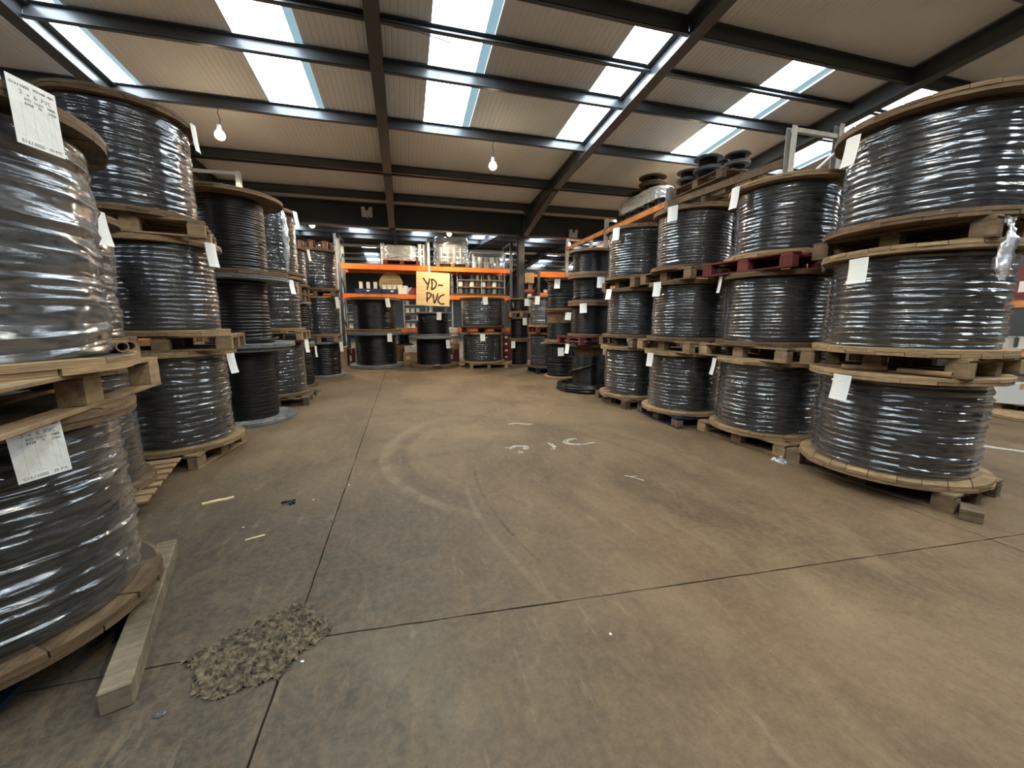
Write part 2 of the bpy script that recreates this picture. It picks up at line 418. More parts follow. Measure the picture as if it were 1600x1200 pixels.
# crumbled corner where the joints meet
def rubble():
    poly = [(-1.03, 1.86), (-.90, 1.97), (-.71, 2.08), (-.62, 2.15), (-.53, 2.08), (-.44, 1.98), (-.38, 1.88), (-.50, 1.76), (-.56, 1.64), (-.69, 1.62), (-.80, 1.60), (-.90, 1.65), (-.93, 1.74), (-.97, 1.80)]
    def inside(x, y):
        d = 9; c = False
        for i in range(len(poly)):
            (a, b), (e, f) = poly[i], poly[(i + 1) % len(poly)]
            if (b > y) != (f > y) and x < (e - a) * (y - b) / (f - b) + a: c = not c
            t = max(0, min(1, ((x - a) * (e - a) + (y - b) * (f - b)) / ((e - a) ** 2 + (f - b) ** 2)))
            d = min(d, math.hypot(x - a - t * (e - a), y - b - t * (f - b)))
        return d if c else -d
    st = .0085; xs = np.arange(-1.06, -.35, st); ys = np.arange(1.57, 2.17, st); rnd = random.Random(4)
    idx = {}; V = []
    for i, x in enumerate(xs):
        for j, y in enumerate(ys):
            d = inside(x, y) + rnd.uniform(-.018, .018)
            if d > 0:
                idx[i, j] = len(V)
                hh = min(1, d / .03); z = .001 + hh * abs(rnd.gauss(0, .008)) + hh * .004 * (1 + math.sin(x * 40) * math.cos(y * 47))
                V.append((x + rnd.uniform(-.003, .003), y + rnd.uniform(-.003, .003), z))
    F = [(idx[i, j], idx[i + 1, j], idx[i + 1, j + 1], idx[i, j + 1]) for (i, j) in idx if all(k in idx for k in ((i + 1, j), (i + 1, j + 1), (i, j + 1)))]
    o = obj('broken_concrete', mesh('broken_concrete', V, F), M['rubble'], floor); o['kind'] = 'stuff'
    o['label'] = 'crumbled corner of the floor with exposed gravel'
rubble()

# hand painted letters, line and scraps of paint on the floor
def ribbon(b, pts, w, z=0.0, n=(0, 0, 1), th=.0015, closed=False, wob=0, rnd=random.Random(3)):
    # flat hand-drawn stroke in the xy plane
    P = [Vector((p[0], p[1])) for p in pts]; L_, R_ = [], []
    for i, p in enumerate(P):
        d = (P[min(i + 1, len(P) - 1)] - P[max(i - 1, 0)]).normalized(); nx = Vector((-d.y, d.x)); k = w / 2 * (1 + rnd.uniform(-wob, wob))
        L_.append(p + nx * k); R_.append(p - nx * k)
    m = len(P); V = []
    for q in (z + th, z):
        V += [(a.x, a.y, q) for a in L_] + [(a.x, a.y, q) for a in R_]
    F = []
    for i in range(m - 1):
        F += [(m + i, m + i + 1, i + 1, i), (2 * m + i, 2 * m + i + 1, 3 * m + i + 1, 3 * m + i), (i, i + 1, 2 * m + i + 1, 2 * m + i), (m + i + 1, m + i, 3 * m + i, 3 * m + i + 1)]
    F += [(0, 2 * m, 3 * m, m), (m - 1, 2 * m - 1, 4 * m - 1, 3 * m - 1)]
    b.add(V, F)
def arc(cx, cy, rx, ry, a0, a1, n=10): return [(cx + rx * math.cos(R(a0 + (a1 - a0) * i / n)), cy + ry * math.sin(R(a0 + (a1 - a0) * i / n))) for i in range(n + 1)]
def floor_letter(name, strokes, w, label):
    b = MB()
    for s in strokes: ribbon(b, s, w, 0.0, wob=.35)
    o = b.build(name, M['paintline'], floor); o['label'] = label
floor_letter('painted_letter', [arc(1.26, 4.32, .11, .085, -70, 200, 10), arc(1.26, 4.32, .075, .055, -70, 170, 8), [(1.10, 4.36), (1.20, 4.33)], [(1.24, 4.12), (1.25, 4.17), (1.22, 4.22)], [(1.19, 4.15), (1.25, 4.13)]], .022, 'worn white letter P')
floor_letter('painted_letter', [[(1.66, 4.41), (1.665, 4.30), (1.66, 4.20)], [(1.60, 4.17), (1.66, 4.17)], [(1.69, 4.36), (1.69, 4.22)]], .020, 'worn white letter V, only its right stroke left')
floor_letter('painted_letter', [arc(2.00, 4.36, .145, .125, 60, 300, 12), arc(2.00, 4.36, .105, .09, 90, 280, 9), [(2.06, 4.24), (2.18, 4.27), (2.22, 4.26)]], .022, 'worn white letter C')
floor_letter('painted_mark', [[(1.41, 5.40), (1.55, 5.41), (1.66, 5.32), (1.74, 5.31)]], .035, 'short white painted dash')
floor_letter('painted_mark', [[(2.02, 3.24), (2.09, 3.15), (2.13, 3.08)], [(2.06, 3.19), (2.12, 3.19)]], .016, 'small white scuff')
floor_letter('painted_line', [[(6.62, 3.02), (6.80, 2.74), (6.98, 2.42), (7.2, 2.0)]], .10, 'white painted bay line by the right edge')

# ---------------------------------------------------------------- the setting: roof
ceiling = bpy.data.objects.new('ceiling', None); link(ceiling); tag(ceiling, 'ribbed beige roof liner carried on grey steel rafters and purlins', kind='structure')
X0, X1 = -9.0, 16.0
VALLEY, RIDGE, SLOPE, ZV = 12.6, 3.2, .08, 4.832
sky_x = [-6.95, -4.28, -1.62, .945, 3.60, 6.33, 9.15, 11.85, 14.5]; SKW = .86
slopes = [  # (y of eaves, y of ridge, skylight offsets from the eaves)
    (12.6, 3.2, 4.25, 7.40), (-6.2, 3.2, 4.25, 7.40), (12.6, 22.0, 3.3, 7.2), (31.4, 22.0, 4.0, 7.6)]
def zs(y):  # height of the liner
    if y < 3.2: return ZV + SLOPE * (y + 6.2)
    if y < 12.6: return ZV + SLOPE * (12.6 - y)
    if y < 22: return ZV + SLOPE * (y - 12.6)
    return ZV + SLOPE * (31.4 - y)
def ribbed(b, xa, xb, ya, yb, za, zb):
    n = max(1, round((xb - xa) / .085)); p = (xb - xa) / n; pts = []
    for i in range(n): pts += [(xa + p * i, 0), (xa + p * i + p * .70, 0), (xa + p * i + p * .78, .006), (xa + p * i + p * .92, .006)]
    pts.append((xb, 0)); m = len(pts)
    V = [(x, ya, za + z) for x, z in pts] + [(x, yb, zb + z) for x, z in pts]
    b.add(V, [(i, i + m, i + m + 1, i + 1) for i in range(m - 1)])
wn = 0
for (ye, yr, s0, s1) in slopes:
    d = 1 if yr > ye else -1
    ya, yb = ye + d * s0, ye + d * s1
    b = MB(); xs = [X0]
    for sx in sky_x: xs += [sx - SKW / 2, sx + SKW / 2]
    xs.append(X1)
    def eh(y): return ZV + SLOPE * abs(y - ye)
    for i in range(len(xs) - 1):
        if xs[i + 1] - xs[i] < .02: continue
        if i % 2 == 0: ribbed(b, xs[i], xs[i + 1], ye, yr, eh(ye), eh(yr))
        else:
            ribbed(b, xs[i], xs[i + 1], ye, ya, eh(ye), eh(ya)); ribbed(b, xs[i], xs[i + 1], yb, yr, eh(yb), eh(yr))
    b.build('liner_sheet', M['liner'], ceiling)
    for sx in sky_x:
        wn += 1
        r_ = MB(); y0, y1 = min(ya, yb), max(ya, yb); t = .012; up = .045
        def P(x, y, dz): return (x, y, eh(y) + dz)
        xa, xb = sx - SKW / 2, sx + SKW / 2
        for (p, q) in (((xa, y0), (xa, y1)), ((xb, y0), (xb, y1)), ((xa, y0), (xb, y0)), ((xa, y1), (xb, y1))):
            a_, b_ = P(*p, -.004), P(*q, -.004); c_, d_ = P(*q, up), P(*p, up)
            r_.add([a_, b_, c_, d_], [(0, 1, 2, 3)])
        w = r_.build('window_%d' % wn, M['whitesteel']); w['kind'] = 'structure'
        pn = MB(); pn.add([P(xa, y0, up), P(xb - .13, y0, up), P(xb - .13, y1, up), P(xa, y1, up)], [(0, 1, 2, 3)])
        pn.build('pane', M['sky'], w)
        lp = MB(); lp.add([P(xb - .13, y0, up), P(xb, y0, up - .02), P(xb, y1, up - .02), P(xb - .13, y1, up)], [(0, 1, 2, 3)])
        lp.build('sheet_lap', M['skylap'], w)
# rafters
raf_x = [-8.35, -4.30, -.22, 3.83, 8.0, 12.1]
def sect(b, x, ya, za_t, za_b, yb, zb_t, zb_b, w, tf, tw):
    # an I section running in y with given top and bottom heights at both ends
    def plate(x0, x1, z0a, z1a, z0b, z1b):
        V = [(x0, ya, z0a), (x1, ya, z0a), (x1, ya, z1a), (x0, ya, z1a), (x0, yb, z0b), (x1, yb, z0b), (x1, yb, z1b), (x0, yb, z1b)]
        b.add(V, [(0, 1, 2, 3), (7, 6, 5, 4), (0, 4, 5, 1), (1, 5, 6, 2), (2, 6, 7, 3), (3, 7, 4, 0)])
    plate(x - w / 2, x + w / 2, za_b, za_b + tf, zb_b, zb_b + tf)
    plate(x - w / 2, x + w / 2, za_t - tf, za_t, zb_t - tf, zb_t)
    plate(x - tw / 2, x + tw / 2, za_b + tf, za_t - tf, zb_b + tf, zb_t - tf)
for (ye, yr, s0, s1) in slopes:
    d = 1 if yr > ye else -1
    ye2 = ye + d * .12
    for x in raf_x:
        b = MB(); sect(b, x, ye2, zs(ye2) - .02, zs(ye2) - .30, yr, zs(yr) - .02, zs(yr) - .30, .18, .014, .010)
        ra = b.build('rafter', M['steel'], ceiling)
        yk = ye + d * 2.65
        b = MB(); sect(b, x, ye2 + d * .0, zs(ye2) - .302, 4.13, yk, zs(yk) - .300, zs(yk) - .335, .17, .012, .010)
        b.build('haunch', M['steel'], ceiling)
# purlins span from rafter web to rafter web
def purlin(x0, x1, y, dep, d, name):
    zt = zs(y) - .004; b = MB()
    b.box((x0, y - .004, zt - dep), (x1, y + .004, zt))
    b.box((x0, min(y, y + d * .065), zt - dep), (x1, max(y, y + d * .065), zt - dep + .006))
    b.box((x0, min(y, y + d * .065), zt - .006), (x1, max(y, y + d * .065), zt))
    b.box((x0, min(y + d * .059, y + d * .065), zt - dep), (x1, max(y + d * .059, y + d * .065), zt - dep + .025))
    b.build(name, M['steel'], ceiling)
xr = [X0] + raf_x + [X1]
for (ye, yr, s0, s1) in slopes:
    d = 1 if yr > ye else -1
    for off, dep in ((.75, .19), (2.12, .10), (2.42, .17), (4.32, .185), (5.82, .185), (6.60, .09), (7.50, .21), (8.9, .19)):
        for i in range(len(xr) - 1):
            purlin(xr[i] + (.011 if i else 0), xr[i + 1] - .011, ye + d * off, dep, d, 'purlin' if dep > .12 else 'sag_rail')
# a loose rod hanging from the thin rail
MB().tube([(.02, 5.93, 5.22), (.35, 5.84, 5.16), (.72, 5.72, 5.03)], .007, 6).build('hanging_rod', M['steel'], ceiling)
# valley girder
b = MB()
b.box((X0, 12.80, 4.20), (X1, 12.82, 4.80)); b.box((X0, 12.68, 4.18), (X1, 12.94, 4.20)); b.box((X0, 12.68, 4.80), (X1, 12.94, 4.82))
b.build('valley_girder', M['girder'], ceiling)
col = MB()
cx, cy = 3.86, 13.14
col.box((cx - .10, cy - .13, 0), (cx + .10, cy - .115, 4.178)); col.box((cx - .10, cy + .115, 0), (cx + .10, cy + .13, 4.178)); col.box((cx - .006, cy - .115, 0), (cx + .006, cy + .115, 4.178))
c = col.build('steel_column', M['steel']); tag(c, 'grey steel column standing at the end of the right hand reel row', 'column', kind='structure')
MB().box((cx - .16, cy - .18, 0), (cx + .16, cy + .18, .02)).build('base_plate', M['steel'], c)
# walls
for nm, lo, hi, m in (('wall_left', (-9.1, -7, 0), (-9.0, 32, 6), 'wall'), ('wall_right', (16, -7, 0), (16.1, 32, 6), 'darkwall'), ('wall_back', (-9, -6.4, 0), (16, -6.3, 6), 'wall'), ('wall_front', (-9, 31.4, 0), (16, 31.5, 6), 'darkwall')):
    w = MB().box(lo, hi).build(nm, M[m]); w['kind'] = 'structure'
# end gables close the valley side

# ---------------------------------------------------------------- shared reel pieces
def vn(T, Z, ct, cz, seed):
    g = np.random.RandomState(seed).rand(cz + 2, ct)
    t = (T % 1.0) * ct; z = np.clip(Z, 0, .9999) * cz
    i = np.floor(t).astype(int); j = np.floor(z).astype(int); a = t - i; c = z - j
    a = a * a * (3 - 2 * a); c = c * c * (3 - 2 * c); i2 = (i + 1) % ct; i = i % ct
    return (g[j, i] * (1 - a) + g[j, i2] * a) * (1 - c) + (g[j + 1, i] * (1 - a) + g[j + 1, i2] * a) * c
def grid_mesh(name, rad, zz, nT, nZ):
    # rad, zz: arrays (nZ, nT) of a closed wall
    th = np.linspace(0, 2 * PI, nT, endpoint=False)
    V = np.stack([rad * np.cos(th), rad * np.sin(th), zz], -1).reshape(-1, 3)
    j, i = np.meshgrid(np.arange(nZ - 1), np.arange(nT), indexing='ij'); i2 = (i + 1) % nT
    F = np.stack([j * nT + i, j * nT + i2, (j + 1) * nT + i2, (j + 1) * nT + i], -1).reshape(-1, 4)
    me = bpy.data.meshes.new(name)
    me.vertices.add(len(V)); me.vertices.foreach_set('co', V.astype(np.float32).ravel())
    me.loops.add(F.size); me.loops.foreach_set('vertex_index', F.astype(np.int32).ravel())
    me.polygons.add(len(F)); me.polygons.foreach_set('loop_start', np.arange(0, F.size, 4, dtype=np.int32))
    me.polygons.foreach_set('use_smooth', np.ones(len(F), dtype=bool))
    me.update(calc_edges=True); me.validate()
    return me
def film_mesh(seed, ribs, rib, streak, shear, bag, nT=300, nZ=130, fine=.0009):
    T, Z = np.meshgrid(np.linspace(0, 1, nT, endpoint=False), np.linspace(0, 1, nZ))
    rs = np.random.RandomState(seed); ph = rs.rand() * 6
    Zs = Z + shear * np.sin(2 * PI * T + ph) + .035 * (vn(T, Z, 5, 3, seed + 1) - .5)
    Zs = (Zs - Zs.min()) / (Zs.max() - Zs.min())
    k = int(ribs * 1.35)
    d = streak * ((1 - np.abs(2 * vn(T, Zs, 6, k, seed + 2) - 1)) ** 2 - .4) + streak * .7 * ((1 - np.abs(2 * vn(T, Zs, 13, int(k * 1.9), seed + 3) - 1)) ** 2 - .4)
    d += rib * (2 * np.abs(np.sin(PI * ribs * Zs + 1.5 * vn(T, Z, 4, 5, seed + 4))) ** .8 - 1.2) * (.5 + .8 * vn(T, Z, 9, 9, seed + 5))
    d += fine * (vn(T, Zs, 34, 110, seed + 6) - .5) * 2
    d += bag * (vn(T, Z, 4, 5, seed + 7) - .5) * 2 + bag * .6 * (vn(T, Zs, 9, 14, seed + 8) - .5) * 2
    r = 1 + d - .018 * np.clip((.03 - np.minimum(Z, 1 - Z)) / .03, 0, 1)
    return grid_mesh('stretch_film', r, Z, nT, nZ)
FILM = {'ribs': [film_mesh(11, 16, .010, .008, .004, .008), film_mesh(29, 18, .009, .009, .006, .008)],
        'streak': [film_mesh(43, 15, .007, .015, .012, .008), film_mesh(57, 17, .007, .014, .015, .009)],
        'deep': [film_mesh(113, 15, .017, .020, .012, .010), film_mesh(127, 16, .016, .022, .016, .010)],
        'spiral': [film_mesh(61, 15, .013, .026, .055, .014, 360, 160)],
        'baggy': [film_mesh(77, 11, .008, .022, .035, .024, 360, 160)],
        'far': [film_mesh(91, 13, .010, .014, .01, .012, 160, 80)]}
def coil_mesh(turns, seed, jit=.004, nT=96, per=6, gap=0.0):
    rs = np.random.RandomState(seed); prof = []; zz = []
    pr = .5 / turns * 2
    for t in range(turns):
        for k in range(per):
            a = PI * (k + .5) / per
            prof.append((t, math.sin(a))); zz.append((t + .5 - .5 * math.cos(a)) / turns)
    nZ = len(prof); T = np.linspace(0, 1, nT, endpoint=False)
    g = rs.rand(turns, 9); rad = np.zeros((nZ, nT)); Z = np.zeros((nZ, nT))
    ph = rs.rand(turns) * 6
    for n, (t, s) in enumerate(prof):
        w = jit * (np.sin(2 * PI * T + ph[t]) + .6 * np.sin(4 * PI * T + 2 * ph[t]) + 1.5 * (g[t, 0] - .5))
        rad[n] = 1 - pr * .62 * (1 - s) + w - jit * 2
        Z[n] = np.clip(zz[n] + .25 / turns * (g[t, 1] - .5) + .18 / turns * np.sin(2 * PI * T + ph[t]), 0, 1)
    return grid_mesh('wound_cable', rad, Z, nT, nZ)
COIL = {'under': coil_mesh(24, 1, .003, 64, 4), 'thick': coil_mesh(19, 2, .004, 112, 8), 'mid': coil_mesh(30, 3, .005, 112, 6), 'fine': coil_mesh(52, 4, .003, 112, 5), 'loose': coil_mesh(17, 5, .012, 96, 7), 'far': coil_mesh(16, 6, .006, 64, 5)}
# boards of a flange: unit disc, lower layer along x, upper layer along y
def planks(nb, layer, seed):
    rnd = random.Random(seed); out = []; e = [-1 + 2 * i / nb for i in range(nb + 1)]
    for i in range(1, nb): e[i] += rnd.uniform(-.03, .03)
    for i in range(nb):
        y0, y1 = e[i] + .003, e[i + 1] - .003; n = 6; jr = rnd.uniform(-.012, .004)
        ys = [y0 + (y1 - y0) * k / n for k in range(n + 1)]
        rr = 1 + jr
        right = [(math.sqrt(max(.0025, rr * rr - y * y)), y) for y in ys]; left = [(-x, y) for x, y in reversed(right)]
        P = right + left
        if layer: P = [(-y, x) for x, y in P]
        z0, z1 = (0.5, 1.0 + rnd.uniform(-.05, .02)) if layer else (0.0 + rnd.uniform(-.02, .05), .5)
        m = len(P); k = .985; cxm = sum(p[0] for p in P) / m; cym = sum(p[1] for p in P) / m
        V = [(x, y, z0) for x, y in P] + [(x, y, z1 - .06) for x, y in P] + [(cxm + (x - cxm) * k, cym + (y - cym) * k, z1) for x, y in P]
        F = [tuple(range(m - 1, -1, -1)), tuple(range(2 * m, 3 * m))]
        for r_ in (0, m):
            F += [(r_ + a, r_ + (a + 1) % m, r_ + m + (a + 1) % m, r_ + m + a) for a in range(m)]
        out.append(mesh('plank', V, F))
    return out
PLANKS = [planks(9, 0, 1) + planks(9, 1, 2), planks(8, 0, 3) + planks(9, 1, 4)]
def felloes(n, seed):
    # two rings of curved rim pieces over a boarded middle
    rnd = random.Random(seed); out = []
    for layer in (0, 1):
        for i in range(n):
            a0 = 2 * PI * (i + .5 * layer) / n + .006; a1 = 2 * PI * (i + 1 + .5 * layer) / n - .006; m = 6
            ro = 1 + rnd.uniform(-.012, .004); z0, z1 = (.5, 1 + rnd.uniform(-.07, .03)) if layer else (rnd.uniform(-.02, .05), .5)
            A = [a0 + (a1 - a0) * k / m for k in range(m + 1)]
            P = [(ro * math.cos(a), ro * math.sin(a)) for a in A] + [(.70 * math.cos(a), .70 * math.sin(a)) for a in reversed(A)]
            q = len(P)
            V = [(x, y, z0) for x, y in P] + [(x, y, z1) for x, y in P]
            F = [tuple(range(q - 1, -1, -1)), tuple(range(q, 2 * q))] + [(a, (a + 1) % q, q + (a + 1) % q, q + a) for a in range(q)]
            out.append(mesh('rim_segment', V, F))
    return out
FELLOES = felloes(11, 9)
b = MB(); b.lathe([(.97, .06), (.97, .94)], 48); CORE = b.mesh('flange_core')
b = MB(); b.lathe([(.985, 0), (1, .12), (1, .46), (.992, .5), (1, .54), (1, .88), (.985, 1)], 56); DISC = b.mesh('flange_disc', 25)
b = MB(); b.lathe([(1, 0), (1, 1)], 40); DRUM = b.mesh('drum')
def box_mesh(name, lo, hi, ch=.003):
    b = MB(); b.cbox(lo, hi, ch); return b.mesh(name)
def tag_mesh():
    n = 8; V = []; F = []; uv = []
    for j in range(n + 1):
        for i in range(n + 1):
            u, v = i / n, j / n
            V.append(((u - .5) * .148, -.004 - .012 * math.sin(PI * u) - .02 * (1 - v) ** 2, -(1 - v))); uv.append((u, v))
    for j in range(n):
        for i in range(n): F.append((j * (n + 1) + i, j * (n + 1) + i + 1, (j + 1) * (n + 1) + i + 1, (j + 1) * (n + 1) + i))
    me = mesh('tag', V, F, True); l = me.uv_layers.new(name='UVMap')
    for p in me.polygons:
        for li in p.loop_indices: l.data[li].uv = uv[me.loops[li].vertex_index]
    return me
TAG = tag_mesh()
def flange(root, z, t, rad, wd, kind, rot):
    m = M[wd]
    if kind == 'simple':
        return obj('flange', DISC, m, root, (0, 0, z), (0, 0, rot), (rad, rad, t))
    f = obj('flange', CORE, M['blackgap'], root, (0, 0, z), (0, 0, rot), (rad, rad, t))
    for me in (FELLOES if kind == 'rim' else PLANKS[int(rot * 10) % 2]): obj(me.name, me, m, f)
    return f
REELS = {}
def reel(key, x, y, z0, z1, Rf, Rc, label, group, wd='brown', wrap='ribs', coil='under', kind='boards', ft=.055, film='film', hub=None, top=None, fillz=None, cab='cable', cat='cable reel', name='cable_reel'):
    rnd = random.Random(key)
    root = thing(name, label, cat, (x, y, z0), 0, group)
    H = z1 - z0; rot = rnd.uniform(0, 6.28)
    wt = top or wd
    flange(root, 0, ft, Rf, wd, kind, rot); flange(root, H - ft, ft, Rf, wt, kind, rot + 1.1)
    zc0, zc1 = ft + .001, H - ft - .001
    if fillz: zc1 = fillz
    k = .945 if wrap else 1.0
    obj('wound_cable', COIL[coil], M['cablegrey' if wrap else cab], root, (0, 0, zc0), (0, 0, rnd.uniform(0, 6)), (Rc * k, Rc * k, zc1 - zc0))
    if hub: obj('drum', DRUM, M[wd], root, (0, 0, zc0), (0, 0, 0), (hub, hub, H - 2 * ft - .002))
    if wrap:
        fm = rnd.choice(FILM[wrap]); g = .004
        obj('stretch_film', fm, M[film], root, (0, 0, zc0 + g), (0, 0, rnd.uniform(0, 6)), (Rc, Rc, zc1 - zc0 - 2 * g))
    REELS[key] = root
    return root
DATA = {
 'L1a': (-1.90, 2.155, .150, 1.120, .62, .540), 'L1b': (-1.90, 2.155, 1.285, 2.315, .655, .565),
 'L1ma': (-2.65, 3.75, .150, 1.150, .56, .490), 'L1mb': (-2.65, 3.75, 1.310, 2.270, .56, .490),
 'L2a': (-2.47, 5.08, .150, 1.190, .60, .500), 'L2b': (-2.47, 5.08, 1.345, 2.290, .57, .490), 'L2c': (-2.55, 4.95, 2.450, 3.440, .57, .515),
 'L3a': (-2.35, 6.75, .004, 1.110, .64, .400), 'L3b': (-2.35, 6.75, 1.115, 2.110, .70, .400), 'L3c': (-2.35, 6.75, 2.115, 3.200, .70, .440),
 'L4a': (-2.33, 8.10, .150, 1.150, .58, .500), 'L4b': (-2.33, 8.10, 1.305, 2.260, .56, .500), 'L4c': (-2.33, 8.10, 2.270, 3.360, .58, .520),
 'L5a': (-2.50, 9.90, .004, .950, .50, .460), 'L5b': (-2.50, 9.90, .955, 1.900, .50, .420), 'L5c': (-2.50, 9.90, 2.205, 3.050, .50, .450),
 'L6a': (-2.17, 11.65, .004, .930, .55, .460), 'L6b': (-2.17, 11.65, 1.085, 2.100, .53, .490), 'L6c': (-2.17, 11.65, 2.255, 3.270, .55, .500),
 'M1a': (-.90, 13.55, .004, 1.130, .84, .640), 'M1b': (-.90, 13.55, 1.135, 2.190, .82, .650),
 'M2a': (.92, 13.25, .004, 1.000, .80, .560), 'M2b': (.92, 13.25, 1.005, 1.750, .57, .490),
 'M3a': (2.45, 12.70, .150, 1.110, .73, .640), 'M3b': (2.45, 12.70, 1.265, 2.190, .72, .660),
 'R0a': (3.66, 12.52, .004, .870, .42, .270), 'R0b': (3.66, 12.52, .875, 1.590, .40, .300), 'R0c': (3.66, 12.52, 1.745, 2.180, .38, .320),
 'R1a': (3.95, 10.90, .150, 1.150, .50, .430), 'R1b': (3.95, 10.90, 1.305, 2.160, .50, .430),
 'R2a': (4.00, 9.70, .004, .950, .48, .400), 'R2b': (4.00, 9.70, .955, 1.740, .46, .415), 'R2c': (4.00, 9.70, 1.745, 2.520, .44, .410),
 'R3a': (3.87, 7.85, .004, 1.000, .50, .360), 'R3b': (3.87, 7.85, 1.155, 1.840, .48, .400), 'R3c': (3.87, 7.85, 1.845, 2.400, .48, .380), 'R3d': (3.87, 7.85, 2.405, 2.920, .48, .400),
 'R4a': (4.03, 6.35, .150, 1.045, .60, .500), 'R4b': (4.03, 6.35, 1.200, 2.030, .58, .500), 'R4c': (4.03, 6.35, 2.185, 3.040, .57, .510),
 'R5a': (4.11, 5.09, .150, 1.050, .59, .500), 'R5b': (4.11, 5.08, 1.205, 2.040, .58, .510), 'R5c': (4.11, 5.08, 2.195, 3.020, .57, .490),
 'R6a': (4.37, 3.86, .150, 1.045, .62, .540), 'R6b': (4.37, 3.88, 1.200, 2.040, .61, .535), 'R6c': (4.37, 3.88, 2.195, 3.020, .60, .500),
 'R7a': (4.38, 2.53, .150, 1.060, .67, .565), 'R7b': (4.38, 2.53, 1.215, 2.080, .67, .570), 'R7c': (4.38, 2.53, 2.235, 3.120, .68, .580),
}
gr = {'R': 'wrapped reels stacked along the right of the aisle', 'L': 'reels stacked along the left of the aisle', 'M': 'reels standing across the end of the aisle'}
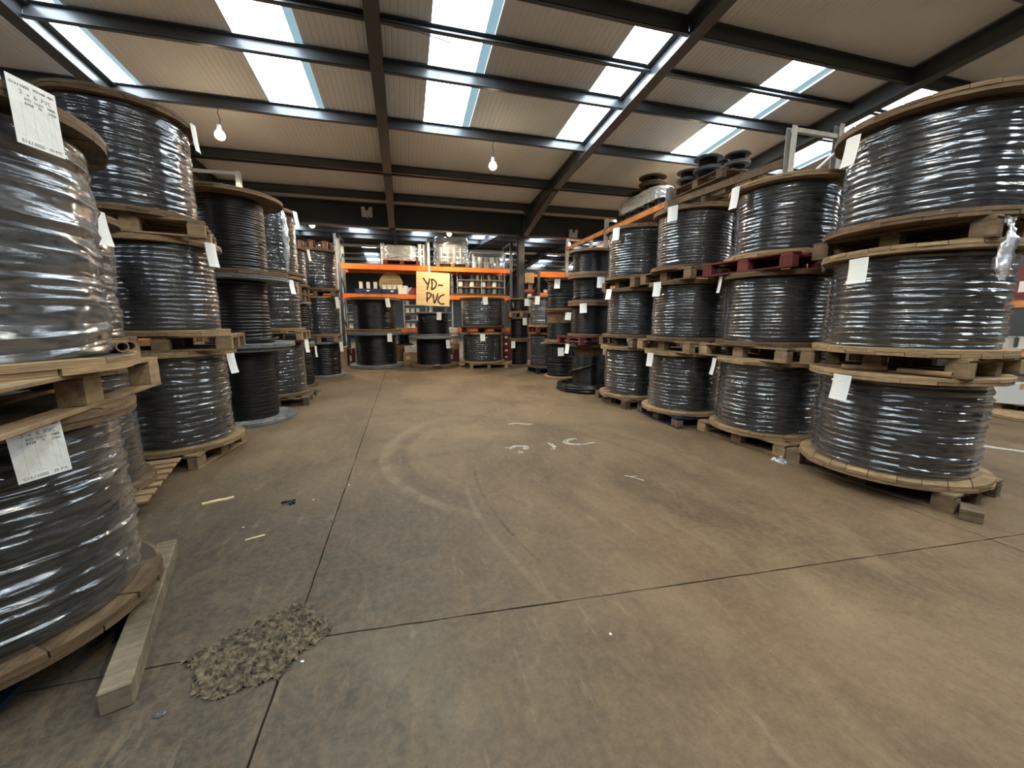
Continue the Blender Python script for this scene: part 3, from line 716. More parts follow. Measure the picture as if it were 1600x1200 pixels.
SPEC = [
 ('L1a', 'big film wrapped reel on a blue pallet at lower left, written card on its rim', dict(wrap='spiral', wd='brown', kind='rim', ft=.06)),
 ('L1b', 'loosely wrapped pale grey reel at left edge, standing over the reel with the written card', dict(wrap='baggy', film='filmhazy', wd='pale', top='brown', kind='rim', ft=.055)),
 ('L1ma', 'mostly hidden wrapped reel on slatted pallet behind the nearest left reel', dict(wrap='ribs', wd='brown')),
 ('L1mb', 'narrow wrapped reel glimpsed between the two nearest left stacks', dict(wrap='baggy', film='filmhazy', wd='brown')),
 ('L2a', 'shiny wrapped reel at the bottom of the second left stack, pale bottom flange', dict(wrap='deep', wd='pale')),
 ('L2b', 'shiny wrapped reel in the middle of the second left stack, card at its right', dict(wrap='ribs', wd='pale')),
 ('L2c', 'large dark wrapped reel topping the second left stack near the roof lamp', dict(wrap='streak', wd='brown', ft=.06)),
 ('L3a', 'bare black cable reel on the floor with grey flanges, bottom of the third left stack', dict(wrap=None, coil='fine', wd='greywood', cab='matte', ft=.05)),
 ('L3b', 'bare reel of thick black cable with loose lower turns and grey flanges', dict(wrap=None, coil='thick', wd='greywood', ft=.055)),
 ('L3c', 'bare black cable reel with wide brown flanges topping the third left stack', dict(wrap=None, coil='mid', wd='brown', ft=.055)),
 ('L4a', 'wrapped black reel on a floor pallet just behind the bare black left reels', dict(wrap='ribs', coil='mid', wd='brown', kind='simple')),
 ('L4b', 'clear wrapped reel of even black turns in the middle of the fourth left stack', dict(wrap='far', coil='mid', wd='pale', kind='simple')),
 ('L4c', 'wrapped reel with a trailing film end topping the fourth left stack', dict(wrap='streak', wd='brown', kind='simple')),
 ('L5a', 'bare black reel on the floor behind the fourth left stack, two bands of cable', dict(wrap=None, coil='loose', wd='brown', kind='simple', cab='matte')),
 ('L5b', 'bare black reel with silvery film covered flange, middle of the fifth left stack', dict(wrap=None, coil='far', wd='greywood', kind='simple', cab='matte')),
 ('L5c', 'small wrapped reel high in the fifth left stack, card at its right edge', dict(wrap='far', wd='brown', kind='simple')),
 ('L6a', 'bare black reel of thick turns on a grey base, last at left by the rack', dict(wrap=None, coil='loose', wd='greywood', kind='simple')),
 ('L6b', 'wrapped reel second from the floor in the last left stack', dict(wrap='far', wd='pale', kind='simple')),
 ('L6c', 'bluish wrapped reel under small brown spools, topping the last left stack', dict(wrap='far', wd='brown', kind='simple')),
 ('M1a', 'bare black reel with grey flanges on the floor left of the sign', dict(wrap=None, coil='mid', wd='greywood', kind='simple', ft=.10)),
 ('M1b', 'bare black reel with dark worn flanges stacked on the grey flanged one', dict(wrap=None, coil='mid', wd='brown', kind='simple', ft=.085)),
 ('M2a', 'bare black reel on the floor under the plywood sign', dict(wrap=None, coil='mid', wd='brown', top='greywood', kind='simple', ft=.085, cab='matte')),
 ('M2b', 'smaller black reel of two cable bands right below the plywood sign', dict(wrap=None, coil='mid', wd='greywood', kind='simple', ft=.05)),
 ('M3a', 'film wrapped reel on a floor pallet right of the plywood sign', dict(wrap='far', wd='pale', kind='simple', ft=.06)),
 ('M3b', 'film wrapped reel on top, to the right of the plywood sign', dict(wrap='far', wd='brown', kind='simple', ft=.06)),
 ('R0a', 'slim black drum on the floor in front of the steel column', dict(wrap=None, coil='far', wd='brown', kind='simple', cab='matte', ft=.06)),
 ('R0b', 'dark reel with two cards in the middle of the stack by the steel column', dict(wrap=None, coil='far', wd='brown', kind='simple', cab='matte')),
 ('R0c', 'short black reel on a pale pallet topping the stack by the steel column', dict(wrap=None, coil='far', wd='pale', kind='simple', ft=.03)),
 ('R1a', 'dull wrapped reel on a blue pallet, next to the stack by the steel column', dict(wrap='far', wd='brown', kind='simple')),
 ('R1b', 'bright wrapped reel above the one on the blue pallet', dict(wrap='far', film='filmhazy', wd='pale', kind='simple')),
 ('R2a', 'wide black reel on the floor with film over its flange, card on its front', dict(wrap=None, coil='loose', wd='pale', kind='simple', cab='matte')),
 ('R2b', 'black reel with a bare brown drum band and two cards', dict(wrap=None, coil='far', wd='brown', kind='simple', cab='matte', hub=.395, fillz=.48)),
 ('R2c', 'black reel with crumpled white film on its top flange', dict(wrap=None, coil='loose', wd='brown', kind='simple', cab='matte')),
 ('R3a', 'black reel standing in a floor coil, bare wooden drum showing above the cable', dict(wrap=None, coil='fine', wd='brown', kind='simple', cab='cable', hub=.30, fillz=.74)),
 ('R3b', 'matt black reel with pale flanges standing on the red pallet', dict(wrap=None, coil='fine', wd='brown', kind='simple', cab='matte')),
 ('R3c', 'black reel of glossy slack turns with a card hung on it, third from the floor', dict(wrap=None, coil='loose', wd='brown', kind='simple')),
 ('R3d', 'black reel topping the bare black right hand stack below the rack beam', dict(wrap=None, coil='mid', wd='brown', kind='simple')),
 ('R4a', 'wrapped reel on a floor pallet beside the black coil on the right', dict(wrap='deep', wd='pale')),
 ('R4b', 'wrapped reel in the middle of the right stack beside the bare black ones', dict(wrap='ribs', wd='brown')),
 ('R4c', 'wrapped reel topping the right stack beside the bare black ones', dict(wrap='ribs', wd='brown')),
 ('R5a', 'wrapped reel with pale yellow base flange, bottom of the third right stack', dict(wrap='deep', wd='pale')),
 ('R5b', 'wrapped reel in the middle of the third right stack from the front', dict(wrap='ribs', wd='brown')),
 ('R5c', 'wrapped reel topping the third right stack, under the pallet of dark spools', dict(wrap='ribs', wd='brown')),
 ('R6a', 'wrapped reel on a floor pallet, bottom of the second right stack from the front', dict(wrap='deep', wd='pale')),
 ('R6b', 'wrapped reel directly under the red pallet', dict(wrap='ribs', wd='brown')),
 ('R6c', 'wrapped reel standing on the red pallet in front of the steel upright', dict(wrap='streak', wd='pale')),
 ('R7a', 'largest right hand wrapped reel, on the floor pallet nearest the camera', dict(wrap='deep', wd='pale', ft=.06)),
 ('R7b', 'wrapped reel in the middle of the nearest right stack, film tail hanging over it', dict(wrap='deep', wd='pale', ft=.06)),
 ('R7c', 'big wrapped reel cut by the right edge, topping the nearest right stack', dict(wrap='streak', wd='brown', ft=.06)),
]
for key, lab, kw in SPEC:
    x, y, z0, z1, Rf, Rc = DATA[key]
    reel(key, x, y, z0, z1, Rf, Rc, lab, gr[key[0]], **kw)
# second cable band and tied strap on the little reel under the sign
obj('cable_band', COIL['far'], M['cable'], REELS['M2b'], (0, 0, .052), (0, 0, 1), (.53, .53, .40))
# loose slack turn leaving the thick cable, and diagonal end lays on the bare reels
def cable_run(parent, pts, r, m='cable', name='cable_end'):
    P = []
    for i in range(len(pts) - 1):
        a, b = Vector(pts[i]), Vector(pts[i + 1])
        for k in range(6): P.append(a.lerp(b, k / 6))
    P.append(Vector(pts[-1]))
    for _ in range(3): P = [P[0]] + [(P[i - 1] + P[i] * 2 + P[i + 1]) / 4 for i in range(1, len(P) - 1)] + [P[-1]]
    return MB().tube(P, r, 8).build(name, M[m], parent)
def lay(parent, rad, a0, a1, z0, z1, r, m='cable', n=10, bulge=0):
    pts = [((rad + bulge * math.sin(PI * i / n)) * math.cos(R(a0 + (a1 - a0) * i / n)), (rad + bulge * math.sin(PI * i / n)) * math.sin(R(a0 + (a1 - a0) * i / n)), z0 + (z1 - z0) * i / n) for i in range(n + 1)]
    cable_run(parent, pts, r, m)
lay(REELS['L3b'], .425, -110, 40, .09, .13, .016, bulge=.09); lay(REELS['L3b'], .425, -160, 10, .075, .07, .016, bulge=.05)
lay(REELS['L3a'], .405, -110, 10, .28, .62, .007, 'matte'); lay(REELS['L3c'], .445, -110, 0, .30, .50, .010)
lay(REELS['R3a'], .375, 150, 270, .33, .60, .030, bulge=.05); lay(REELS['R3c'], .39, 170, 300, .10, .22, .012, bulge=.02)

# stock cards hung on the rims: (reel, x, y, top height, length, heading)
TAGS = [
    ('L1mb', -2.091, 3.630, 2.325, 0.238, 102.2),
    ('L2c', -1.972, 5.021, 3.490, 0.250, 84.9),
    ('L2b', -1.908, 4.928, 2.318, 0.239, 105.2),
    ('L2a', -1.864, 4.994, 1.138, 0.219, 98.0),
    ('L3b', -1.658, 6.916, 2.183, 0.213, 103.3),
    ('L4c', -1.754, 7.964, 3.366, 0.234, 103.3),
    ('L4a', -1.747, 7.999, 1.164, 0.234, 103.4),
    ('L5c', -1.998, 10.000, 3.093, 0.249, 99.5),
    ('L5a', -1.998, 10.000, 0.908, 0.255, 95.6),
    ('L6c', -1.623, 11.519, 3.312, 0.275, 109.7),
    ('L6b', -1.683, 11.411, 2.163, 0.281, 116.1),
    ('L6a', -1.655, 11.424, 0.924, 0.257, 113.7),
    ('M1b', -0.468, 12.839, 2.155, 0.269, 148.8),
    ('M1a', -0.444, 12.830, 1.090, 0.256, 155.7),
    ('M2b', 1.071, 12.688, 1.737, 0.237, -175.2),
    ('M2a', 1.311, 12.538, 0.884, 0.261, -206.1),
    ('M3b', 2.403, 11.970, 2.245, 0.228, -168.6),
    ('M3a', 2.310, 11.971, 1.074, 0.215, -169.1),
    ('R0c', 3.777, 12.146, 2.159, 0.218, -162.7),
    ('R0b', 3.706, 12.111, 1.560, 0.221, -186.4),
    ('R0a', 3.355, 12.214, 0.832, 0.225, -135.2),
    ('R1b', 3.591, 10.535, 2.145, 0.225, -135.4),
    ('R2c', 3.703, 9.360, 2.498, 0.231, -138.9),
    ('R2b', 3.956, 9.230, 1.688, 0.188, -156.8),
    ('R2a', 3.782, 9.259, 0.816, 0.210, -157.8),
    ('R3b', 3.531, 7.494, 1.834, 0.192, -136.4),
    ('R3c', 3.842, 7.359, 2.346, 0.212, -162.9),
    ('R3a', 3.358, 7.836, 1.123, 0.204, -100.3),
    ('R4b', 3.443, 6.275, 2.023, 0.173, -97.3),
    ('R4c', 3.475, 6.175, 3.011, 0.204, -107.5),
    ('R5c', 3.571, 4.861, 3.018, 0.198, -112.1),
    ('R5b', 3.520, 5.033, 2.032, 0.197, -97.0),
    ('R5a', 3.508, 5.089, 1.023, 0.200, -90.1),
    ('R6c', 3.771, 4.005, 3.012, 0.233, -79.5),
    ('R6b', 3.828, 4.186, 2.057, 0.202, -61.6),
    ('R6a', 3.816, 4.164, 1.023, 0.214, -64.1),
    ('R7c', 3.713, 2.716, 3.019, 0.231, -74.4),
    ('R7b', 3.698, 2.538, 2.008, 0.205, -89.3),
    ('R7a', 3.698, 2.540, 1.028, 0.221, -89.2),
]
for (k, x, y, zt, h, yaw) in TAGS:
    r_ = REELS[k]; a = R(yaw); zt = min(zt, DATA[k][3] - .004)   # heading of the printed face, clockwise from +y
    o = obj('tag', TAG, M['paper'], r_, (x - r_.location.x, y - r_.location.y, zt - r_.location.z), (R(random.uniform(-3, 3)), R(random.uniform(-5, 5)), PI - a), (1, 1, h))
    o['label'] = 'white stock card with a ruled table'

# the two cards one can read
GL = {  # single-stroke hand lettering on a 1 x 1.4 cell
 '3': [[(.1, 1.25), (.45, 1.4), (.8, 1.2), (.75, .9), (.4, .75), (.85, .55), (.85, .2), (.5, 0), (.1, .12)]],
 'x': [[(.1, .8), (.8, .05)], [(.8, .8), (.1, .05)]], '6': [[(.75, 1.35), (.3, 1.1), (.1, .6), (.15, .15), (.5, 0), (.85, .2), (.8, .55), (.45, .7), (.12, .5)]],
 'P': [[(.15, 0), (.15, 1.4)], [(.15, 1.38), (.6, 1.38), (.85, 1.15), (.75, .8), (.4, .65), (.15, .65)]], 'V': [[(.05, 1.4), (.45, 0), (.9, 1.4)]],
 'C': [[(.85, 1.25), (.55, 1.4), (.2, 1.15), (.1, .6), (.3, .1), (.6, 0), (.9, .15)]], 'G': [[(.85, 1.2), (.5, 1.4), (.15, 1.05), (.1, .5), (.35, .03), (.75, .1), (.85, .5), (.55, .52)]],
 'I': [[(.4, 0), (.4, 1.4)]], 'A': [[(.05, 0), (.45, 1.4), (.85, 0)], [(.2, .5), (.7, .5)]], '/': [[(.1, -.2), (.75, 1.5)]], '4': [[(.6, 0), (.6, 1.4), (.05, .45), (.9, .45)]],
 '0': [[(.45, 1.4), (.15, 1.1), (.1, .5), (.35, .02), (.65, .1), (.85, .7), (.7, 1.25), (.45, 1.4)]], 'Y': [[(.05, 1.4), (.45, .75)], [(.9, 1.4), (.45, .75), (.35, 0)]],
 'D': [[(.15, 1.4), (.15, 0), (.6, .1), (.88, .6), (.75, 1.15), (.4, 1.4), (.1, 1.38)]], '-': [[(.15, .65), (.8, .68)]], '8': [[(.5, .75), (.2, 1.05), (.45, 1.4), (.75, 1.1), (.45, .75), (.12, .35), (.45, 0), (.85, .35), (.5, .75)]],
 '5': [[(.8, 1.4), (.25, 1.4), (.18, .8), (.6, .85), (.85, .45), (.55, 0), (.12, .1)]], '2': [[(.15, 1.15), (.45, 1.4), (.8, 1.15), (.6, .65), (.1, .03), (.9, .03)]], '9': [[(.8, 1.05), (.5, 1.4), (.15, 1.1), (.35, .75), (.8, .95), (.75, .3), (.5, 0)]],
 '.': [[(.2, .0), (.25, .06)]], ' ': [], '1': [[(.25, 1.2), (.45, 1.4), (.45, 0)]], '7': [[(.1, 1.38), (.85, 1.38), (.35, 0)]]}
def letters(b, text, x, y, cell, w, slope=0, adv=1.12):
    for i, ch in enumerate(text):
        for s in GL[ch]: ribbon(b, [(x + cell * (adv * i + px), y + cell * py + slope * cell * adv * i) for px, py in s], w, .0004, th=.0004)
def card(parent, loc, rot, w, h, texts, fold=0):
    n = 8; V = []; F = []; uv = []
    for j in range(n + 1):
        for i in range(n + 1):
            u, v = i / n, j / n; V.append(((u - .5) * w, (v - .5) * h, 0)); uv.append((u, v))
    for j in range(n):
        for i in range(n): F.append((j * (n + 1) + i, j * (n + 1) + i + 1, (j + 1) * (n + 1) + i + 1, (j + 1) * (n + 1) + i))
    me = mesh('tag', V, F, True); l = me.uv_layers.new(name='UVMap')
    for p in me.polygons:
        for li in p.loop_indices: l.data[li].uv = uv[me.loops[li].vertex_index]
    o = obj('tag', me, M['ruled'], parent, loc, rot); o['label'] = 'white stock card with handwriting and a ruled table'
    for (t, u, v, c, sw, ink) in texts:
        b = MB(); letters(b, t, (u - .5) * w, (v - .5) * h, c, sw); b.build('handwriting', M[ink], o)
    return o
def face(nx, ny, nz, roll=0):
    z = Vector((nx, ny, nz)).normalized(); x = Vector((0, 0, 1)).cross(z).normalized(); y = z.cross(x)
    Q = Matrix((x, y, z)).transposed().to_4x4() @ Matrix.Rotation(R(roll), 4, 'Z'); return Q.to_euler()
words = [('GIA/4000', .06, .88, .0065, .0012, 'ink'), ('0259460 4069', .52, .90, .0048, .0012, 'ink'), ('3 x 6 PVC', .22, .775, .0098, .0014, 'inkgrey'), ('805 4469', .30, .70, .0065, .0010, 'inkgrey'), ('6450', .30, .635, .006, .0014, 'ink'), ('76', .56, .645, .006, .0013, 'ink'), ('7000', .76, .70, .006, .0014, 'ink'), ('3900', .77, .63, .006, .0012, 'inkgrey'), ('GIA/4000', .10, .035, .0078, .0013, 'ink'), ('YD-PVC', .66, .045, .0062, .0012, 'ink')]
card(REELS['L1a'], (.550, -.308, .865), face(.87, -.49, .02, 2), .150, .215, words)
card(REELS['L1b'], (.640, -.185, .942), face(.96, -.27, .03, -1), .150, .225, words)

# ---------------------------------------------------------------- pallets
BOX = {}
def boxm(name, x, y, z, ch=.002):
    k = (name, round(x, 3), round(y, 3), round(z, 3))
    if k not in BOX: BOX[k] = box_mesh(name, (-x / 2, -y / 2, 0), (x / 2, y / 2, z), ch)
    return BOX[k]
def pallet(label, x, y, z0, z1, lx, ly, yaw, wd='pine', nb=5, group=None, name='wooden_pallet', wd2=None, ov=0.0):
    # ly runs along the deck boards
    rnd = random.Random(label); root = thing(name, label, 'pallet', (x, y, z0), R(yaw), group)
    H = z1 - z0; t = .018; m = M[wd]; m2 = M[wd2 or wd]; bw = .095; bh = H - 3 * t
    def put(nm, sx, sy, sz, px, py, pz, mm, a=0):
        # long side becomes local x so the grain runs along the board
        if sy > sx: obj(nm, boxm(nm, sy, sx, sz), mm, root, (px, py, pz), (0, 0, PI / 2 + a))
        else: obj(nm, boxm(nm, sx, sy, sz), mm, root, (px, py, pz), (0, 0, a))
    for px in (-lx / 2 + bw / 2, 0, lx / 2 - bw / 2):
        put('base_board', bw, ly - 2 * ov, t, px, 0, 0, m)
        for py in (-ly / 2 + .07 + ov, 0, ly / 2 - .07 - ov): put('block', .094, .139, bh, px, py, t, m2, rnd.uniform(-.04, .04))
    for py in (-ly / 2 + .07 + ov, 0, ly / 2 - .07 - ov): put('stringer_board', lx, .12, t, 0, py, t + bh, m)
    for i in range(nb):
        w = .13 if i in (0, nb - 1) else .10
        put('deck_board', w, ly, t, -lx / 2 + .065 + (lx - .13) * i / (nb - 1), 0, 2 * t + bh, m, rnd.uniform(-.006, .006))
    return root
pg = 'pallets between the stacked reels'
def between(a, b): return DATA[a][3], DATA[b][2]
pallet('blue pallet on the floor under the reel with the written card', -2.03, 2.12, 0, .150, .80, 1.10, 8, 'bluewood', group=pg)
z = between('L1a', 'L1b'); pallet('split pale pallet between the two nearest left reels', -1.77, 2.06, *z, .90, 1.38, 8, 'pine', group=pg)
pallet('slatted floor pallet with board ends poking out behind the nearest left reel', -2.60, 3.82, 0, .150, 1.10, 1.10, -76, 'pale', 7, group=pg, ov=.22)
z = between('L1ma', 'L1mb'); pallet('hidden pallet between the two reels behind the nearest left stack', -2.68, 3.76, *z, .8, 1.0, 0, 'pine', group=pg)
pallet('floor pallet under the second left stack', -2.52, 5.06, 0, .150, 1.0, 1.0, -6, 'pine', group=pg)
z = between('L2a', 'L2b'); pallet('pallet under the middle reel of the second left stack, card tubes wedged nearby', -2.40, 5.08, *z, 1.0, 1.16, -78, 'pine', group=pg)
z = between('L2b', 'L2c'); pallet('bright pallet under the top reel of the second left stack', -2.50, 5.0, *z, 1.0, 1.1, -74, 'pale', group=pg)
pallet('floor pallet under the wrapped fourth left stack', -2.22, 8.05, 0, .150, 1.0, 1.1, 4, 'oldpine', group=pg)
z = between('L4a', 'L4b'); pallet('pale pallet in the fourth left stack, one block showing', -2.25, 8.05, *z, 1.0, 1.0, 4, 'pale', group=pg)
pallet('lower of two thin pallets high in the fifth left stack', -2.50, 9.90, 1.900, 2.052, .8, .9, 0, 'oldpine', group=pg)
pallet('upper of two thin pallets high in the fifth left stack', -2.50, 9.90, 2.052, 2.205, .8, .9, 0, 'oldpine', group=pg)
z = between('L6a', 'L6b'); pallet('pale pallet over the grey based reel of the last left stack', -2.15, 11.62, *z, .9, 1.0, 2, 'pine', group=pg)
z = between('L6b', 'L6c'); pallet('brown pallet under the bluish top reel of the last left stack', -2.15, 11.62, *z, .9, 1.0, 2, 'oldpine', group=pg)
pallet('floor pallet with three pale feet right of the plywood sign', 2.52, 12.62, 0, .150, 1.2, 1.2, 0, 'pale', group=pg)
z = between('M3a', 'M3b'); pallet('dark red brown pallet between the two wrapped reels of the end row', 2.45, 12.66, *z, 1.2, 1.2, 0, 'redwood', group=pg, wd2='brown')
z = between('R0b', 'R0c'); pallet('small pale pallet in the stack by the steel column', 3.66, 12.50, *z, .80, .70, -8, 'pale', group=pg)
pallet('blue pallet on the floor near the steel column', 3.95, 10.85, 0, .150, .8, .9, 0, 'bluewood', group=pg)
z = between('R1a', 'R1b'); pallet('reddish pallet between the wrapped reels near the steel column', 3.95, 10.88, *z, .8, .9, 0, 'redwood', group=pg)
z = between('R3a', 'R3b'); pallet('red pallet under the matt black right hand reel, white smear on it', 3.80, 7.85, *z, 1.0, .9, -84, 'redwood', group=pg)
pallet('dark floor pallet beside the black coil on the right', 4.05, 6.33, 0, .150, 1.0, 1.1, 0, 'oldpine', group=pg)
z = between('R4a', 'R4b'); pallet('lower raised pallet of the stack next to the bare black reels', 4.08, 6.33, *z, .95, 1.1, 2, 'oldpine', group=pg)
z = between('R4b', 'R4c'); pallet('upper raised pallet of the stack next to the bare black reels', 4.10, 6.35, *z, .95, 1.1, 0, 'oldpine', group=pg)
pallet('blue black floor pallet under the pale yellow base flange', 4.15, 5.05, 0, .150, 1.0, 1.1, -4, 'bluewood', group=pg, wd2='oldpine')
z = between('R5a', 'R5b'); pallet('lower raised pallet of the third right stack from the front', 4.12, 5.05, *z, .98, 1.15, 3, 'pine', group=pg)
z = between('R5b', 'R5c'); pallet('upper raised pallet of the third right stack from the front', 4.10, 5.08, *z, .95, 1.1, 2, 'oldpine', group=pg)
pallet('clean floor pallet under the second right stack from the front', 4.32, 3.84, 0, .150, .86, 1.22, 5, 'pine', group=pg)
z = between('R6a', 'R6b'); pallet('raised pallet between the lower reels of the second right stack', 4.32, 3.86, *z, 1.0, 1.2, 4, 'pine', group=pg)
z = between('R6b', 'R6c'); pallet('red pallet high in the second right stack', 4.28, 3.88, *z, 1.0, 1.14, 6, 'redwood', group=pg)
pallet('floor pallet nearest the camera on the right, corner block towards us', 4.40, 2.56, 0, .150, .84, 1.28, 8, 'oldpine', group=pg)
z = between('R7a', 'R7b'); pallet('lower raised pallet of the nearest right stack, beside the cardboard tubes', 4.42, 2.56, *z, .90, 1.22, 6, 'pine', group=pg)
z = between('R7b', 'R7c'); pallet('upper raised pallet of the nearest right stack, knotted film on its side', 4.42, 2.56, *z, .90, 1.22, 6, 'oldpine', group=pg)

# ---------------------------------------------------------------- floor clutter
o = thing('timber_bearer', 'square grimy timber bearer on the floor, jammed beside the lower left reel', 'timber', (-1.335, 2.25, 0), R(18.5))
obj('beam', box_mesh('beam', (-.05, -.62, 0), (.05, .62, .098), .005), M['grimy'], o)
o = tag(obj('timber_offcut', box_mesh('timber_offcut', (-.06, -.09, 0), (.06, .09, .085), .004), M['oldpine'], None, (4.13, 1.80, 0), (0, 0, R(-62))), 'short film wrapped timber offcut at the corner of the nearest right floor pallet', 'timber')
def scrap(name, label, cat, pts, w, th, m, loc, rz=0, wob=.3):
    b = MB(); ribbon(b, pts, w, 0, th=th, wob=wob); o = b.build(name, M[m]); o.location = loc; o.rotation_euler = (0, 0, rz); return tag(o, label, cat)
scrap('wood_splinter', 'long pale wood splinter on the floor left of the joint', 'splinter', [(-.10, -.035), (-.05, -.012), (0, .012), (.045, .018), (.10, .05)], .028, .012, 'ply', (-1.565, 3.63, 0))
scrap('wood_chip', 'thin pale chip nearer the camera than the long splinter', 'chip', [(-.06, -.02), (-.01, .0), (.05, .02)], .014, .004, 'ply', (-1.06, 2.92, 0))
b = MB(); b.tube([(-.05, .01, .012), (-.02, 0, .02), (.02, .01, .016), (.05, -.015, .01)], .010, 6); b.tube([(0, 0, .02), (.02, .04, .012), (.045, .03, .012)], .008, 6); b.tube([(.01, .0, .015), (.03, -.035, .009)], .007, 6)
tag(b.build('plastic_scrap', M['black'], None, loc=(-.985, 3.43, 0)), 'black plastic scrap on the floor by the wood splinter', 'scrap')
b = MB(); b.lathe([(.006, .0), (.028, .0), (.034, .006), (.020, .010), (.008, .006)], 14)
tag(b.build('bottle_cap', M['steel'], None, loc=(-.97, 1.60, 0), scale=(.6, .45, .7)), 'small dull metal cap on the floor near the crumbled concrete', 'cap')
for i, (x, y, g) in enumerate([(-1.2, 3.1, 0), (-.55, 3.7, 0), (-.8, 3.45, 0), (2.2, 5.9, 0), (2.3, 6.4, 0), (1.7, 8.6, 0), (.9, 1.5, 0), (-.5, 1.72, 0)]):
    q = MB(); q.cbox((-.007, -.005, 0), (.007, .005, .004), .001)
    tag(q.build('floor_chip', M['white'], None, loc=(x, y, 0), rot=(0, 0, i * 1.3)), 'tiny white fleck lying on the concrete', 'chip', 'white flecks scattered on the floor')
def crumple(name, m, loc, sx, sy, sz, seed, parent=None, n=14, rz=0):
    # a thin crumpled sheet with random folds
    rs = np.random.RandomState(seed); V = []; F = []
    for j in range(n + 1):
        for i in range(n + 1):
            u, v = i / n - .5, j / n - .5; k = (1 - (2 * abs(u)) ** 3) * (1 - (2 * abs(v)) ** 3)
            V.append((u * sx * (1 + .12 * rs.randn() * .4) , v * sy * (1 + .12 * rs.randn() * .4), .002 + sz * abs(rs.randn()) * .6 * max(k, .15)))
    for j in range(n):
        for i in range(n): F.append((j * (n + 1) + i, j * (n + 1) + i + 1, (j + 1) * (n + 1) + i + 1, (j + 1) * (n + 1) + i))
    return obj(name, mesh(name, V, F, True), m, parent, loc, (0, 0, rz))
tag(crumple('plastic_sheet', M['filmscrap'], (-2.04, 9.05, 0), .50, .32, .02, 5), 'flat clear plastic sheet on the floor by the left stacks', 'plastic sheet')
tag(crumple('film_scrap', M['filmscrap'], (3.83, 3.14, 0), .12, .18, .045, 6), 'crumpled film scrap on the floor between the two nearest right pallets', 'film')
tag(crumple('film_scrap', M['filmscrap'], (.95, 12.36, .10), .32, .14, .05, 8), 'white film scrap on the base flange under the plywood sign', 'film')
def film_tail(parent, pts, rads, seed, label):
    rs = np.random.RandomState(seed); P = [Vector(p) for p in pts]; n = 12; Q = []; Rr = []
    for i in range(len(P) - 1):
        for k in range(5):
            t = k / 5; Q.append(P[i].lerp(P[i + 1], t)); Rr.append(rads[i] * (1 - t) + rads[i + 1] * t)
    Q.append(P[-1]); Rr.append(rads[-1]); V = []; F = []
    for p, r in zip(Q, Rr):
        for k in range(n):
            a = 2 * PI * k / n; q = r * (1 + .45 * rs.randn() * .6); V.append((p.x + q * math.cos(a), p.y + q * math.sin(a), p.z + .006 * rs.randn()))
    for i in range(len(Q) - 1):
        for k in range(n): F.append((i * n + k, i * n + (k + 1) % n, (i + 1) * n + (k + 1) % n, (i + 1) * n + k))
    o = obj('film_tail', mesh('film_tail', V, F, True), M['filmscrap'], parent); o['label'] = label; return o
film_tail(REELS['R7c'], [(-.30, -.66, -.03), (-.31, -.68, -.10), (-.33, -.69, -.20), (-.335, -.69, -.38), (-.33, -.69, -.46)], [.03, .012, .03, .045, .012], 3, 'twisted clear film end hanging down')
film_tail(REELS['R6c'], [(-.10, -.61, .06), (-.12, -.63, -.02), (-.13, -.64, -.12), (-.12, -.63, -.20)], [.02, .03, .035, .01], 4, 'twisted clear film end hanging down')
film_tail(REELS['L4c'], [(.44, -.40, 1.03), (.47, -.44, .90), (.48, -.44, .6), (.47, -.43, .35), (.46, -.42, .05)], [.02, .04, .05, .04, .02], 5, 'loose film end trailing down the reel')
for k, s, zz in (('R2c', 9, .78), ('R2a', 10, .95), ('R3a', 12, 1.0), ('R2b', 13, .785)):
    crumple('film_cover', M['filmscrap'], (-.05, -.12, zz - (0 if k != 'R2c' else .004)), .86, .76, .018, s, REELS[k])
crumple('film_cover', M['filmscrap'], (0, -.10, .95 + .0), .9, .8, .015, 21, REELS['L5b'])
# black cable coil lying round the foot of the bare black reel
t = tag(thing('cable_coil', 'heavy black cable coiled on the floor round the foot of the bare black right reel', 'cable coil', (3.82, 7.80, 0)), None)
for i, (r0, zz) in enumerate(((.62, .055), (.575, .125), (.635, .17), (.60, .215))):
    pts = [((r0 + .02 * math.sin(3 * a + i)) * math.cos(a), (r0 + .02 * math.cos(2 * a + i)) * math.sin(a), zz * .62 + .012 * math.sin(2 * a + i * 2)) for a in [2 * PI * k / 40 for k in range(41)]]
    MB().tube(pts, .036, 8).build('turn', M['cable'], t)
t = thing('cable_coil', 'crinkled black cable ends heaped over the top flange of the bare black right reel', 'cable coil', (3.72, 7.62, 1.003))
rs = np.random.RandomState(5)
for i in range(4):
    pts = [((.30 + .04 * i + .02 * rs.randn()) * math.cos(a), (.24 + .03 * i + .02 * rs.randn()) * math.sin(a) - .02, .02 + .012 * i + .006 * abs(rs.randn())) for a in [PI + PI * k / 24 for k in range(25)]]
    MB().tube(pts, .016, 6).build('turn', M['cable'], t)

